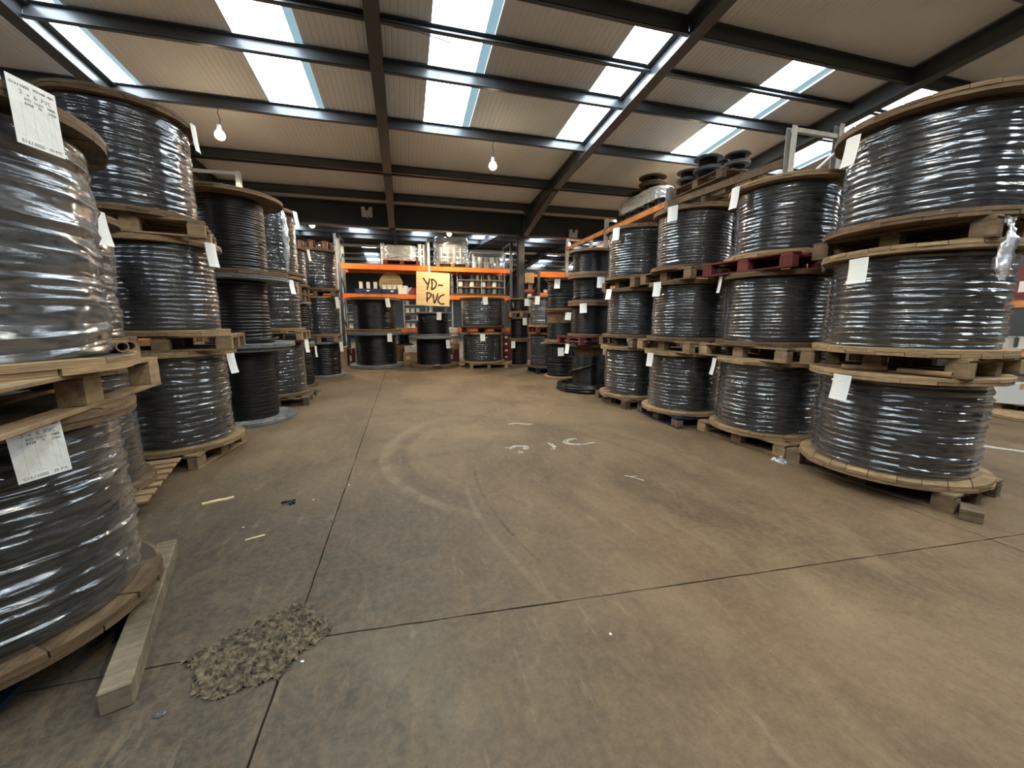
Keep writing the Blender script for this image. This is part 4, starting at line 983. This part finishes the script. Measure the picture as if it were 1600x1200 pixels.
# cardboard tubes
def tube_thing(label, p, q, r=.026):
    p, q = Vector(p), Vector(q); o = thing('cardboard_tube', label, 'cardboard tube', p); d = q - p; L_ = d.length
    b = MB(); b.lathe([(r, 0), (r, L_), (r * .78, L_), (r * .78, 0)], 20, closed=True)
    obj('tube', b.mesh('tube'), M['card'], o, (0, 0, 0), d.to_track_quat('Z', 'Y').to_euler())
    return o
zt = DATA['L1b'][2] + .057
tube_thing('left of two brown cardboard tubes lying on the flange of the pale grey left reel', (-1.355, 2.40, zt + .026), (-1.72, 2.76, zt + .026))
tube_thing('right of two brown cardboard tubes lying on the flange of the pale grey left reel', (-1.365, 2.475, zt + .026), (-1.70, 2.80, zt + .026))
zt = DATA['R7a'][3] + .003
tube_thing('cardboard tube on the nearest right reel pointing left', (3.78, 2.62, zt + .024), (3.99, 2.40, zt + .024), .022)
tube_thing('cardboard tube on the nearest right reel pointing along the flange', (3.955, 2.30, zt + .024), (4.00, 1.98, zt + .024), .022)

# ---------------------------------------------------------------- racks
def upright_mesh(h, w=.09):
    b = MB(); t = .006
    b.box((-w / 2, -w / 2, 0), (w / 2, -w / 2 + t, h)); b.box((-w / 2, -w / 2, 0), (-w / 2 + t, w / 2, h)); b.box((w / 2 - t, -w / 2, 0), (w / 2, w / 2, h))
    b.box((-w / 2 - .03, -w / 2 - .02, 0), (w / 2 + .03, w / 2 + .02, .01))
    n = int(h / .10)
    for i in range(1, n):                      # slot plates standing proud between the punched holes
        z = i * .10
        b.box((-w / 2 + .012, -w / 2 - .004, z), (-.008, -w / 2, z + .05)); b.box((.008, -w / 2 - .004, z), (w / 2 - .012, -w / 2, z + .05))
    return b.mesh('upright')
UP = {}
def rack_frame(root, p_front, p_rear, h, m, rot, hr=None, braces=True, z0=.3):
    for p, hh in ((p_front, h), (p_rear, hr or h)):
        k = round(hh, 2)
        if k not in UP: UP[k] = upright_mesh(hh)
        obj('upright', UP[k], m, root, (p[0], p[1], 0), (0, 0, rot))
    if braces:
        z = z0; i = 0; hm = min(h, hr or h)
        while z + .75 < hm:
            a, b_ = (p_front, p_rear) if i % 2 == 0 else (p_rear, p_front)
            MB().bar((a[0], a[1], z), (b_[0], b_[1], z + .7), .035, .02).build('brace', m, root); z += .72; i += 1
        MB().bar((p_front[0], p_front[1], hm - .04), (p_rear[0], p_rear[1], hm - .04), .055, .055).build('brace', m, root)
def beam(root, p, q, h, m, name='beam'):
    b = MB(); b.bar(p, q, .045, h); p, q = Vector(p), Vector(q); d = (q - p).normalized()
    for e, s in ((p, 1), (q, -1)):
        c_ = e + d * s * .012; b.bar(c_ - d * .006 + Vector((0, 0, -h * .75)), c_ - d * .006 + Vector((0, 0, h * .6)), .075, .012, up=(d.x, d.y, .001))
    return b.build(name, m, root)
# rack across the end
rk = thing('pallet_rack', 'orange and grey pallet rack across the end of the aisle behind the plywood sign', 'rack', (0, 0, 0))
ux = (-2.02, .94, 3.96); yf, yb_ = 14.75, 15.80
for i, x in enumerate(ux): rack_frame(rk, (x, yf), (x, yb_), 4.35, M['steel'] if i != 1 else M['galv'], 0)
for i in range(2):
    xa, xb = ux[i] + .05, ux[i + 1] - .05
    for z, h in ((1.13, .13), (2.31, .15), (3.30, .17 if i == 0 else .15)):
        beam(rk, (xa, yf - .02, z), (xb, yf - .02, z), h, M['orange']); beam(rk, (xa, yb_ + .02, z), (xb, yb_ + .02, z), h, M['orange'])
        for k in range(6):
            y0 = yf + .02 + k * (yb_ - yf - .04) / 6; w = (yb_ - yf - .04) / 6 - .03
            obj('deck_slat', box_mesh('deck_slat', (0, 0, 0), (xb - xa, w, .018), .002), M['oldpine'], rk, (xa, y0, z + h / 2 + .001))
ZS = (1.13 + .065 + .02, 2.31 + .075 + .02, 3.30 + .085 + .02)
# rack along the right
rk2 = thing('pallet_rack', 'long grey rack with worn orange beams behind the right hand reels', 'rack', (0, 0, 0))
fy2 = (4.65, 7.25, 9.80, 12.40)
for i, y in enumerate(fy2): rack_frame(rk2, (5.22, y), (6.06, y), 4.10, M['galv'], PI / 2, 4.22)
for i in range(3):
    ya, yb2 = fy2[i] + .05, fy2[i + 1] - .05
    for x in (5.20, 6.08):
        beam(rk2, (x, ya, 3.66 if i == 0 else 3.80), (x, yb2, 3.78), .11, M['orangeworn'] if i else M['oldpine'])
        beam(rk2, (x, ya, 2.3), (x, yb2, 2.3), .11, M['orangeworn']); beam(rk2, (x, ya, 1.1), (x, yb2, 1.1), .11, M['orangeworn'])
# rack on the left, only its ends are seen
rk3 = thing('pallet_rack', 'pale rack end frame showing above the bare black left reels', 'rack', (0, 0, 0))
for y in (4.60, 7.4, 10.0): rack_frame(rk3, (-3.21, y), (-4.09, y), 4.55 if y > 9 else 4.05 if y < 5 else 3.2, M['whitesteel'] if y > 9 else M['galv'], -PI / 2)  # end frame in white: strong lamp light on galvanised steel put into its colour
for i, (ya, yb2) in enumerate(((4.65, 7.35), (7.45, 9.95))):
    for z in (1.2, 2.5): beam(rk3, (-3.19, ya, z), (-3.19, yb2, z), .11, M['orangeworn']); beam(rk3, (-4.11, ya, z), (-4.11, yb2, z), .11, M['orangeworn'])
# rack far right, seen past the nearest right stack
rk4 = thing('pallet_rack', 'dark rack far off at the right edge beyond the nearest right stack', 'rack', (0, 0, 0))
for y in (2.4, 5.1, 7.8, 10.5): rack_frame(rk4, (9.6, y), (10.5, y), 3.4, M['steel'], PI / 2)
for (ya, yb2) in ((2.45, 5.05), (5.15, 7.75), (7.85, 10.45)):
    for z in (.95, 1.75, 2.9):
        beam(rk4, (9.58, ya, z), (9.58, yb2, z), .11, M['orangeworn']); beam(rk4, (10.52, ya, z), (10.52, yb2, z), .11, M['orangeworn'])
        obj('deck_board', box_mesh('deck_board', (0, 0, 0), (.9, yb2 - ya, .02), .002), M['oldpine'], rk4, (9.6, ya, z + .056))
# racks beyond the end rack
for n, (x, y, lab) in enumerate(((-2.6, 18.2, 'nearer tall grey rack end standing beyond the end rack on the left'), (-2.75, 20.6, 'farther tall grey rack end standing beyond the end rack on the left'), (5.7, 16.6, 'dim rack with orange beam beyond the steel column'))):
    rr = thing('pallet_rack', lab, 'rack', (0, 0, 0))
    rack_frame(rr, (x, y), (x, y + 1.0), 5.0 if n < 2 else 3.6, M['galv'] if n < 2 else M['steel'], 0)
    xe = x - 2.7 if n < 2 else x + 2.7
    rack_frame(rr, (xe, y), (xe, y + 1.0), 5.0 if n < 2 else 3.6, M['galv'] if n < 2 else M['steel'], 0)
    for z in (1.2, 2.6, 3.5):
        for yy in (y - .02, y + 1.02): beam(rr, (min(x, xe) + .05, yy, z), (max(x, xe) - .05, yy, z), .12, M['orange'])
    obj('deck_board', box_mesh('deck_board', (0, 0, 0), (2.6, 1.0, .02), .002), M['oldpine'], rr, (min(x, xe) + .05, y, 2.662))
# the plywood sign
sg = thing('plywood_sign', 'square plywood sheet hand lettered in black on the end rack', 'sign', (0, 0, 0))
ps = obj('sheet', box_mesh('sheet', (-.585, -.009, -.585), (.585, .009, .585), .002), M['ply'], sg, (1.055, 14.66, 2.585), (0, R(2.2), 0))
b = MB()
def sgn(px, py): return ((px - 605) / 875 * 1.17, (615 - py) / 875 * 1.17)
for st in ([(345, 335), (400, 420), (460, 500)], [(510, 340), (495, 430), (470, 520), (452, 640)],
           [(555, 365), (580, 450), (575, 540), (565, 628)], [(550, 358), (610, 365), (670, 410), (695, 470), (670, 550), (620, 605), (555, 630)], [(730, 500), (790, 498), (870, 503)],
           [(445, 715), (450, 800), (448, 880), (455, 965)], [(430, 720), (490, 712), (545, 735), (560, 770), (530, 830), (490, 865), (455, 880)],
           [(600, 735), (615, 830), (640, 985)], [(735, 715), (705, 840), (645, 985)], [(905, 745), (840, 755), (775, 810), (735, 880), (750, 945), (800, 990), (850, 995), (905, 975)]):
    P = [Vector(sgn(*p)) for p in st]; Q = []
    for i in range(len(P) - 1):
        for k in range(4): Q.append(P[i].lerp(P[i + 1], k / 4))
    Q.append(P[-1])
    for _ in range(3): Q = [Q[0]] + [(Q[i - 1] + 2 * Q[i] + Q[i + 1]) / 4 for i in range(1, len(Q) - 1)] + [Q[-1]]
    ribbon(b, Q, .052, 0, th=.003, wob=.12)
obj('lettering', b.mesh('lettering'), M['ink'], ps, (0, -.0095, 0), (PI / 2, 0, 0))

# ---------------------------------------------------------------- spools and goods on the racks
def spool_mesh(name, rf, rc, h, t):
    b = MB(); b.lathe([(rf * .3, 0), (rf, 0), (rf, t), (rc, t), (rc, h - t), (rf, h - t), (rf, h), (rf * .3, h)], 20)
    me = b.mesh(name); mi = []
    for p in me.polygons:
        c = p.center; mi.append(1 if t * 1.01 < c.z < h - t * 1.01 and math.hypot(c.x, c.y) < rc * 1.02 and math.hypot(c.x, c.y) > rc * .9 else 0)
    me.polygons.foreach_set('material_index', mi); return me
SP = {'a': spool_mesh('wire_spool', .085, .070, .15, .012), 'b': spool_mesh('wire_spool', .11, .092, .20, .014), 'c': spool_mesh('wire_spool', .07, .062, .24, .010), 'd': spool_mesh('wire_spool', .13, .085, .17, .015)}
for me in SP.values(): me.materials.append(M['black']); me.materials.append(M['spoolgrey'])
def spool(k, loc, fl, wire, label, group, rot=(0, 0, 0)):
    return tag(obj('wire_spool', SP[k], None, None, loc, rot, mats=[M[fl], M[wire]]), label, 'spool', group)
Y0 = 15.02
# middle shelf, left bay
for i in range(3): spool('c', (-1.40 + .24 * i, Y0 + .05 + .03 * (i % 2), ZS[1] + .18), 'spoolgreen', 'spoolwhite', 'pale green and white spool in a blue tray, middle shelf left of the sign', 'pale green spools on the middle shelf')
for i in range(4): spool('a', (-.62 + .17 * i, Y0 + .12, ZS[1] + .18), 'white', 'spoolwhite', 'white spool standing in the row by the half round board, middle shelf', 'white spools on the middle shelf')
def tray(label, loc, sx, sy, sz, m, cat='tray', name='plastic_tray'):
    t = .008; b = MB(); b.box((-sx / 2, -sy / 2, 0), (sx / 2, sy / 2, t))
    b.box((-sx / 2, -sy / 2, t), (sx / 2, -sy / 2 + t, sz)); b.box((-sx / 2, sy / 2 - t, t), (sx / 2, sy / 2, sz)); b.box((-sx / 2, -sy / 2 + t, t), (-sx / 2 + t, sy / 2 - t, sz)); b.box((sx / 2 - t, -sy / 2 + t, t), (sx / 2, sy / 2 - t, sz))
    b.box((-sx / 2 - .012, -sy / 2 - .012, sz - .02), (sx / 2 + .012, -sy / 2, sz)); b.box((-sx / 2 - .012, sy / 2, sz - .02), (sx / 2 + .012, sy / 2 + .012, sz))
    o = thing(name, label, cat, loc); b.build('body', M[m], o); MB().box((-.05, -sy / 2 - .014, sz * .45), (.05, -sy / 2 - .001, sz * .75)).build('card_holder', M['white'], o); return o
tray('dark blue plastic tray at the left end of the middle shelf', (-1.16, Y0 + .08, ZS[1] + .003), .85, .45, .17, 'bluebin')
tray('dark blue plastic tray under the white spools on the middle shelf', (-.36, Y0 + .12, ZS[1] + .003), .70, .40, .17, 'bluebin')
o = thing('wooden_disc', 'pale half round wooden board leaning behind the white spools', 'board', (-.40, 15.55, ZS[1]))
b = MB(); b.lathe([(.02, 0), (.42, 0), (.42, .03), (.02, .03)], 40); obj('board', b.mesh('board'), M['ply'], o, (0, 0, .40), (R(84), 0, 0))
def box_thing(label, loc, sx, sy, sz, m, cat='box', name='cardboard_box', rz=0, group=None, lab=True):
    o = thing(name, label, cat, loc, rz, group)
    obj('carton', box_mesh('carton', (-sx / 2, -sy / 2, 0), (sx / 2, sy / 2, sz), .004), M[m], o)
    MB().box((-sx / 2 - .0008, -.022, sz + .0002), (sx / 2 + .0008, .022, sz + .001)).box((-.022, -sy / 2 - .001, sz * .72), (.022, -sy / 2 - .0002, sz)).build('tape', M['cardpale'], o)
    if lab: MB().box((-sx * .32, -sy / 2 - .0012, sz * .25), (-sx * .02, -sy / 2 - .0003, sz * .6)).build('sticker', M['white'], o)
    return o
box_thing('white bagged carton on the middle shelf near the red bin', (.02, Y0 + .05, ZS[1]), .34, .3, .30, 'white')
tray('red plastic bin on the middle shelf left of the sign', (.52, Y0 + .05, ZS[1] + .002), .42, .3, .22, 'redbin')
box_thing('small white carton in front of the red bin on the middle shelf', (.25, Y0 + .28, ZS[1]), .18, .2, .26, 'white')
# middle shelf, right bay: three tiers of spools
fr = thing('spool_rack', 'wire spool rack with thin rails on the middle shelf right of the sign', 'spool frame', (0, 0, 0))
MB().box((1.70, 14.80, ZS[1]), (3.80, 15.5, ZS[1] + .05)).build('base', M['oldpine'], fr)
for z in (.05, .30, .55):
    if z > .1: MB().box((1.95, 14.86, ZS[1] + z), (3.75, 15.3, ZS[1] + z + .012)).build('shelf', M['galv'], fr)
for x in (1.95, 2.85, 3.75): MB().bar((x, 14.87, ZS[1] + .05), (x, 14.87, ZS[1] + .80), .02).build('post', M['galv'], fr)
for r_ in range(3):
    for i in range(8):
        if r_ == 2 and i in (1,): continue
        spool('b', (2.08 + .215 * i, 15.0, ZS[1] + .062 + .25 * r_), 'black' if (i + r_) % 3 else 'copper', ('spoolgrey', 'spoolwhite', 'spooldark', 'copper')[(i * 2 + r_) % 4], 'small ' + {'spoolgrey': 'grey', 'spoolwhite': 'white', 'spooldark': 'dark', 'copper': 'brown'}[('spoolgrey', 'spoolwhite', 'spooldark', 'copper')[(i * 2 + r_) % 4]] + ' spool on the ' + ('lowest', 'middle', 'top')[r_] + ' tier of the wire rack right of the sign', 'spools in the three tier frame')
for i in range(4):
    spool('d', (1.45 + .0 + .135 * (i % 2) * 0 + .0, 14.95 + .0, ZS[1] + .05 + .17 * i), 'black', 'spooldark' if i else 'spoolgreen', 'dark spool in the short column just right of the sign', 'column of spools right of the sign') if i < 4 else None
for i in range(3): spool('c', (1.76, 14.98, ZS[1] + .052 + .24 * i), 'black', 'spoolgrey', 'tall grey spool in the second column right of the sign', 'tall spools right of the sign')
# bottom shelf: little shelves of white spools, both sides of the black reels
def small_shelves(label, x0, x1, z0, n, pat):
    f = thing('spool_shelf', label, 'shelf', (0, 0, 0)); y0, y1 = 14.82, 15.15
    for x in (x0, x1): MB().box((x - .015, y0, z0), (x + .015, y1, z0 + n * .27 + .03)).build('side', M['galv'], f)
    for k in range(n + 1): MB().box((x0 + .015, y0, z0 + k * .27), (x1 - .015, y1, z0 + k * .27 + .014)).build('shelf', M['galv'], f)
    m = int((x1 - x0 - .05) / .185)
    for k in range(n):
        for i in range(m):
            c = pat[(i + 2 * k) % len(pat)]
            if c is None: continue
            spool('a', (x0 + .12 + .185 * i, 14.93, z0 + k * .27 + .016), 'black' if c == 'spooldark' else 'white', c, c[5:] + ' spool on ' + ('lowest', 'second', 'third', 'top')[k] + ' tier of ' + label.split(' ', 1)[1], label)
small_shelves('a little steel shelf low at the left rack end', -1.90, -1.25, ZS[0], 4, ('spoolwhite', 'spooldark', 'spoolgrey', 'spoolwhite', None))
small_shelves('a little steel shelf between the two black reel pairs', .02, .80, ZS[0], 4, ('spoolwhite', 'spoolwhite', 'spooldark', 'spoolgrey', 'spoolwhite'))
small_shelves('a little steel shelf behind the reel under the sign', 1.02, 1.75, ZS[0], 4, ('spooldark', 'spooldark', 'spoolgrey', None))
tray('dark blue plastic tote on the lower rack level at far left', (-1.62, 14.52, .90), .5, .26, .26, 'bluebin')
o = thing('tote_stand', 'dark steel stand under the blue tote', 'stand', (-1.62, 14.52, 0))
for sx in (-.2, .2):
    for sy in (-.1, .1): MB().box((sx - .02, sy - .02, 0), (sx + .02, sy + .02, .90)).build('leg', M['steel'], o)
MB().box((-.25, -.14, .88), (.25, .14, .90)).build('top', M['steel'], o)
# floor level under the rack
box_thing('pale carton on the floor left of the grey flanged black reel', (-2.04, 14.15, 0), .38, .4, .62, 'cardpale')
box_thing('dark red carton on the floor beside the pale one', (-1.73, 14.16, 0), .2, .24, .56, 'cardred')
box_thing('pale carton low on the rack floor between the black reels', (.18, 14.95, 0), .5, .4, .34, 'cardpale')
box_thing('cream carton stacked over the low pale one between the black reels', (.20, 14.95, .342), .44, .36, .22, 'white')
sp = reel('S1', -.02, 15.48, .60, .98, .30, .22, 'brown wooden spool behind the grey flanged black reel', None, wrap=None, coil='far', kind='simple', ft=.03, cat='spool', name='wire_spool')
box_thing('brown plinth carton under the brown wooden spool', (-.02, 15.48, 0), .7, .6, .598, 'card', lab=False)
zz = ZS[0]
for i, (w, m) in enumerate(((.36, 'cardpale'), (.30, 'white'), (.38, 'pale'), (.32, 'cardpale'))):
    pass
z_ = 0
for i, (w, h, m) in enumerate(((.46, .46, 'cardred'), (.46, .20, 'card'), (.40, .22, 'cardpale'), (.34, .16, 'cardpale'), (.38, .16, 'white'))):
    box_thing(('dark red carton at the bottom of the stack right of the sign reel', 'brown carton second from the floor right of the sign reel', 'pale carton in the middle of the stack right of the sign reel', 'pale thin carton near the top of the stack right of the sign reel', 'white carton topping the stack right of the sign reel')[i], (1.66 + .02 * (i % 2), 14.42, z_), w, .34, h, m); z_ += h + .002
z_ = 0
for i in range(4):
    tray(('dark red crate at the floor of the column right of the end row', 'dark red crate second from the floor right of the end row', 'dark red crate third from the floor right of the end row', 'dark red crate topping the column right of the end row')[i], (3.62, 14.35, z_), .44, .36, .24, 'cardred', 'crate', 'plastic_crate'); z_ += .242
# top level of the end rack
def bundle(name, label, loc, rx, ry, h, seed, film='filmhazy', square=.5, inner=None, cat='wrapped bundle'):
    o = thing(name, label, cat, loc)
    T, Z = np.meshgrid(np.linspace(0, 1, 96, endpoint=False), np.linspace(0, 1, 40)); th = 2 * PI * T
    s = (np.abs(np.cos(th)) ** (2 / square) + np.abs(np.sin(th)) ** (2 / square)) ** (-square / 2)
    d = 1 + .05 * (vn(T, Z, 12, 12, seed) - .5) + .04 * (1 - np.abs(2 * vn(T, Z, 7, 16, seed + 1) - 1)) - .06 * np.clip((Z - .85) / .15, 0, 1)
    nZ, nT = T.shape; X = rx * s * d * np.cos(th); Y = ry * s * d * np.sin(th); V = np.stack([X, Y, Z * h + .02 * (vn(T, Z, 14, 6, seed + 3) - .5) * (Z > .9)], -1).reshape(-1, 3).tolist()
    F = [(j * nT + i, j * nT + (i + 1) % nT, (j + 1) * nT + (i + 1) % nT, (j + 1) * nT + i) for j in range(nZ - 1) for i in range(nT)]
    c = len(V); V.append((0, 0, h * .97)); F += [((nZ - 1) * nT + i, (nZ - 1) * nT + (i + 1) % nT, c) for i in range(nT)]
    obj('film_wrap', mesh('film_wrap', V, F, True), M[film], o)
    return o
zt = ZS[2]
pallet('red pallet on the top rack level carrying loosely filmed goods', .02, 15.25, zt, zt + .15, 1.0, 1.25, 90, 'redwood', name='wooden_pallet')
o = bundle('wrapped_bundle', 'loose film draped bundle on the red pallet, top rack level left of the sign', (-.05, 15.25, zt + .152), .62, .46, .52, 3, 'filmscrap', .7)
for i in range(6): spool('d', (-.42 + .19 * i, 15.25, zt + .152 + .17 * (i % 2) * 0), 'black', 'spoolgrey', 'grey spool under the draped film on the red pallet', 'spools under the draped film')
def clear_stack(label, loc, w, n, lev, s='c'):
    o = thing('spool_stack', label, 'wrapped spools', loc)
    for k in range(lev):
        for i in range(n):
            q = obj('spool', SP[s], None, o, (i * w, 0, k * .245), mats=[M['white'], M['spoolwhite']])
    return o
clear_stack('white stacked spools on the top rack level left of the draped bundle', (-.62, 15.05, zt), .15, 1, 3)
clear_stack('bright white stacked spools between the draped bundle and the grey upright', (.64, 14.90, zt), .16, 2, 3)
pallet('orange brown pallet under the big clear bundle on the top rack level', 1.78, 15.20, zt - .02, zt + .10, 1.0, 1.2, 90, 'oldpine')
bundle('wrapped_bundle', 'big clear wrapped bundle on the top rack level above the sign', (1.78, 15.20, zt + .102), .60, .50, .92, 13, 'filmhazy', .42)
for k in range(3):
    for i in range(4): spool('b', (1.42 + .24 * i, 15.2, zt + .104 + .21 * k), 'spoolgrey', 'spoolgrey', 'grey spool in the ' + ('lowest', 'middle', 'top')[k] + ' layer inside the big clear bundle', 'spools inside the big clear bundle')
for k in range(2):
    for i in range(5): spool('b', (2.62 + .225 * i, 15.05, zt + .205 * k), 'white', 'spoolgrey' if (i + k) % 2 else 'spoolwhite', 'pale spool under clear film at the right end of the top rack level', 'pale spools on the top rack level')
bundle('wrapped_bundle', 'low clear film bundle at the right end of the top rack level', (3.11, 15.12, zt), .66, .36, .62, 17, 'film', .4)
# brown spools on the last left stack
for i in range(8):
    a = 2 * PI * i / 8
    spool('b', (-2.17 + .40 * math.cos(a), 11.65 + .38 * math.sin(a), DATA['L6c'][3]), 'copper', 'copper', 'small brown spool in the ring on top of the last left stack', 'brown spools on the last left stack')
# right rack, top level
zr = 3.875
pallet('upturned brown pallet on top of the right rack, dark spools on it', 5.66, 6.55, zr, zr + .15, .84, 1.3, 0, 'oldpine', name='wooden_pallet')
for i, (x, y, rf) in enumerate(((5.56, 6.62, .25), (5.76, 6.15, .21), (5.50, 7.08, .21))):
    nm = ('largest', 'right hand', 'left hand')[i]
    hh = .21 if i == 0 else .165
    reel('S%da' % i, x, y, zr + .152, zr + .152 + hh, rf, rf * .62, 'lower spool of the %s dark pair on top of the right rack' % nm, 'dark spools on the right rack', wd='greywood', wrap=None, coil='far', kind='simple', ft=.025, cab='cablegrey', cat='spool', name='wire_spool')
    reel('S%db' % i, x, y, zr + .154 + hh, zr + .154 + 2 * hh, rf, rf * .62, 'upper spool of the %s dark pair on top of the right rack' % nm, 'dark spools on the right rack', wd='greywood', wrap=None, coil='far', kind='simple', ft=.025, cab='cablegrey', cat='spool', name='wire_spool')
o = thing('board', 'pale wooden board spanning the right rack beams under the spools', 'board', (5.64, 8.6, zr - .018)); obj('panel', box_mesh('panel', (-.45, -1.2, 0), (.45, 1.2, .018), .002), M['oldpine'], o)
for i in range(5): reel('SB%d' % i, 5.50, 7.86 + .40 * i, zr, zr + .19, .17, .16, ('nearest', 'second nearest', 'middle', 'second farthest', 'farthest')[i] + ' navy spool in the row under the white wrapped bundle', 'navy spools on the right rack', wd='bluewood', wrap=None, coil='far', kind='simple', ft=.02, cat='spool', name='wire_spool')
bundle('wrapped_bundle', 'white film bundle on the navy spools of the right rack', (5.50, 8.55, zr + .192), .24, .80, .26, 23, 'filmscrap', .35)
o = thing('carton_stack', 'white cartons inside the film bundle on the right rack', 'cartons', (5.50, 8.55, zr + .192))
for i in range(4): obj('carton', box_mesh('carton', (-.17, -.16, 0), (.17, .16, .22), .004), M['white'], o, (0, -.54 + .36 * i, 0))
for i, (y, z, rf) in enumerate(((8.9, .47, .26), (8.35, .47, .27), (8.05, .64, .30))):
    if i == 2: z = .47 + .17; y = 8.35
    reel('SC%d' % i, 5.56, y, zr + z, zr + z + .16, rf, .15, ('brown spool at the far end on the white bundle', 'brown spool lying under the tilted one on the white bundle', 'topmost brown spool with a dark hollow on the white bundle')[i], 'brown spools on the right rack', wd='brown', wrap=None, coil='far', kind='simple', ft=.022, cab='matte', cat='spool', name='wire_spool')
for i in range(4): spool('c', (5.6, 11.0 + .17 * i, 2.36), 'white', 'spoolwhite', 'clear white spool on the lower level of the right rack', 'white spools low on the right rack')
o = thing('board', 'board across the lower right rack beams under the clear white spools', 'board', (5.64, 11.1, 2.342)); obj('panel', box_mesh('panel', (-.45, -1.2, 0), (.45, 1.2, .018), .002), M['oldpine'], o)
# far right corner of the view
pallet('pallet on the floor under the far right rack', 9.9, 4.1, 0, .15, .8, 1.2, 0, 'pine')
box_thing('white carton with a blue print on the far right pallet', (9.75, 4.05, .152), .5, .6, .34, 'white', rz=-.9)
box_thing('dark blue carton behind the white one at the far right', (10.0, 4.6, .152), .45, .5, .6, 'bluebin', lab=False)
o = thing('reel_flange', 'single pale flange disc lying on the floor at the right edge', 'flange', (9.35, 3.55, 0)); obj('disc', DISC, M['pale'], o, (0, 0, 0), (0, 0, 0), (.52, .52, .05))
for i in range(4): spool('b', (10.0, 3.6 + .25 * i, 1.025), 'white', 'spoolwhite', 'pale spool on the far right rack', 'spools on the far right rack')
for i in range(3): box_thing(('dark red carton on the far right rack, first', 'dark red carton on the far right rack, middle', 'dark red carton on the far right rack, last')[i] if False else 'dark red carton standing on the far right rack', (10.0, 3.1 + .5 * i, 1.825), .4, .45, .5, 'cardred', rz=-PI / 2, group='dark cartons on the far right rack')
# behind the steel column
for i in range(5): spool('d', (6.2 + .3 * i, 17.1, 2.682), 'yellow' if i % 2 else 'redbin', 'copper' if i % 2 else 'spoolwhite', 'coloured spool on the dim rack beyond the column', 'coloured spools beyond the column')
o = thing('barrier_post', 'beige post with red collar and white sleeve beyond the column', 'post', (4.55, 14.3, 0))
b = MB(); b.lathe([(.06, 0), (.06, 1.35), (.045, 1.36), (.045, 3.2)], 16); b.build('pole', M['card'], o)
b = MB(); b.lathe([(.075, 2.02), (.075, 2.45)], 16); b.build('sleeve', M['white'], o)
MB().box((-.16, -.09, 2.52), (.16, .09, 2.62)).build('collar', M['redbin'], o)
MB().box((-.15, -.08, 2.85), (.15, .08, 3.22)).build('housing', M['cardpale'], o)

# ---------------------------------------------------------------- lamps
def lamp(x, y, z, label, drop):
    o = thing('hanging_lamp', label, 'lamp', (x, y, z))
    MB().tube([(.02, 0, drop), (.0, .0, drop * .75), (.02, .01, drop * .55), (.0, 0, .13)], .006, 6).build('cord', M['black'], o)
    b = MB(); b.lathe([(.022, .155), (.034, .14), (.036, .085), (.03, .07)], 16); b.build('lamp_holder', M['white'], o)
    b = MB(); b.lathe([(.028, .075), (.055, .05), (.075, .01), (.078, -.02), (.062, -.058), (.03, -.078), (.004, -.083)], 24); b.build('bulb', M['bulb'], o)
    l = bpy.data.lights.new('lamp_light', 'SPOT'); l.spot_size = R(176); l.spot_blend = .08; l.energy = LAMP_W * (1.25 if y > 5 else .7); l.color = (1.0, .80, .54); l.shadow_soft_size = .085
    lo = bpy.data.objects.new('lamp_light', l); lo.location = (0, 0, -.09); link(lo, o)
lamp(-2.84, 8.20, 4.56, 'lit bulb hanging above the second left stack', .44)
lamp(1.83, 8.20, 4.52, 'lit bulb hanging in the middle of the aisle roof', .46)
lamp(6.45, 8.20, 4.55, 'lit bulb hanging over the right rack, hidden by reels', .42)
lamp(-2.58, 13.8, 4.36, 'lit bulb beyond the girder at left', .55)
lamp(1.58, 13.8, 4.34, 'lit bulb beyond the girder above the clear bundle', .57)
lamp(5.86, 13.8, 4.20, 'lit bulb beyond the girder by the right rack end', .68)
lamp(1.83, 1.2, 4.60, 'lit bulb overhead, outside the view', .60)
lamp(6.45, 1.2, 4.60, 'lit bulb overhead at right, outside the view', .60)
for x, z, lab in ((-.90, 4.54, 'twin head emergency light on the girder left of the middle rafter'), (5.56, 4.28, 'twin head emergency light on the girder at right above the rack')):
    o = thing('emergency_light', lab, 'emergency light', (x, 12.80, z))
    obj('battery_box', box_mesh('battery_box', (-.15, -.10, -.09), (.15, -.001, .09), .008), M['white'], o)
    for s in (-1, 1):
        b = MB(); b.lathe([(.03, 0), (.055, -.02), (.06, -.07), (.052, -.075)], 16); obj('lamp_head', b.mesh('lamp_head'), M['white'], o, (s * .10, -.05, .15), (R(-70), 0, 0))
        MB().tube([(s * .08, -.05, .09), (s * .10, -.05, .14)], .01, 6).build('bracket', M['black'], o)
    b = MB(); b.lathe([(.03, -.09), (.03, -.13), (.02, -.14)], 12); b.build('gland', M['galv'], o, loc=(0, -.05, 0))
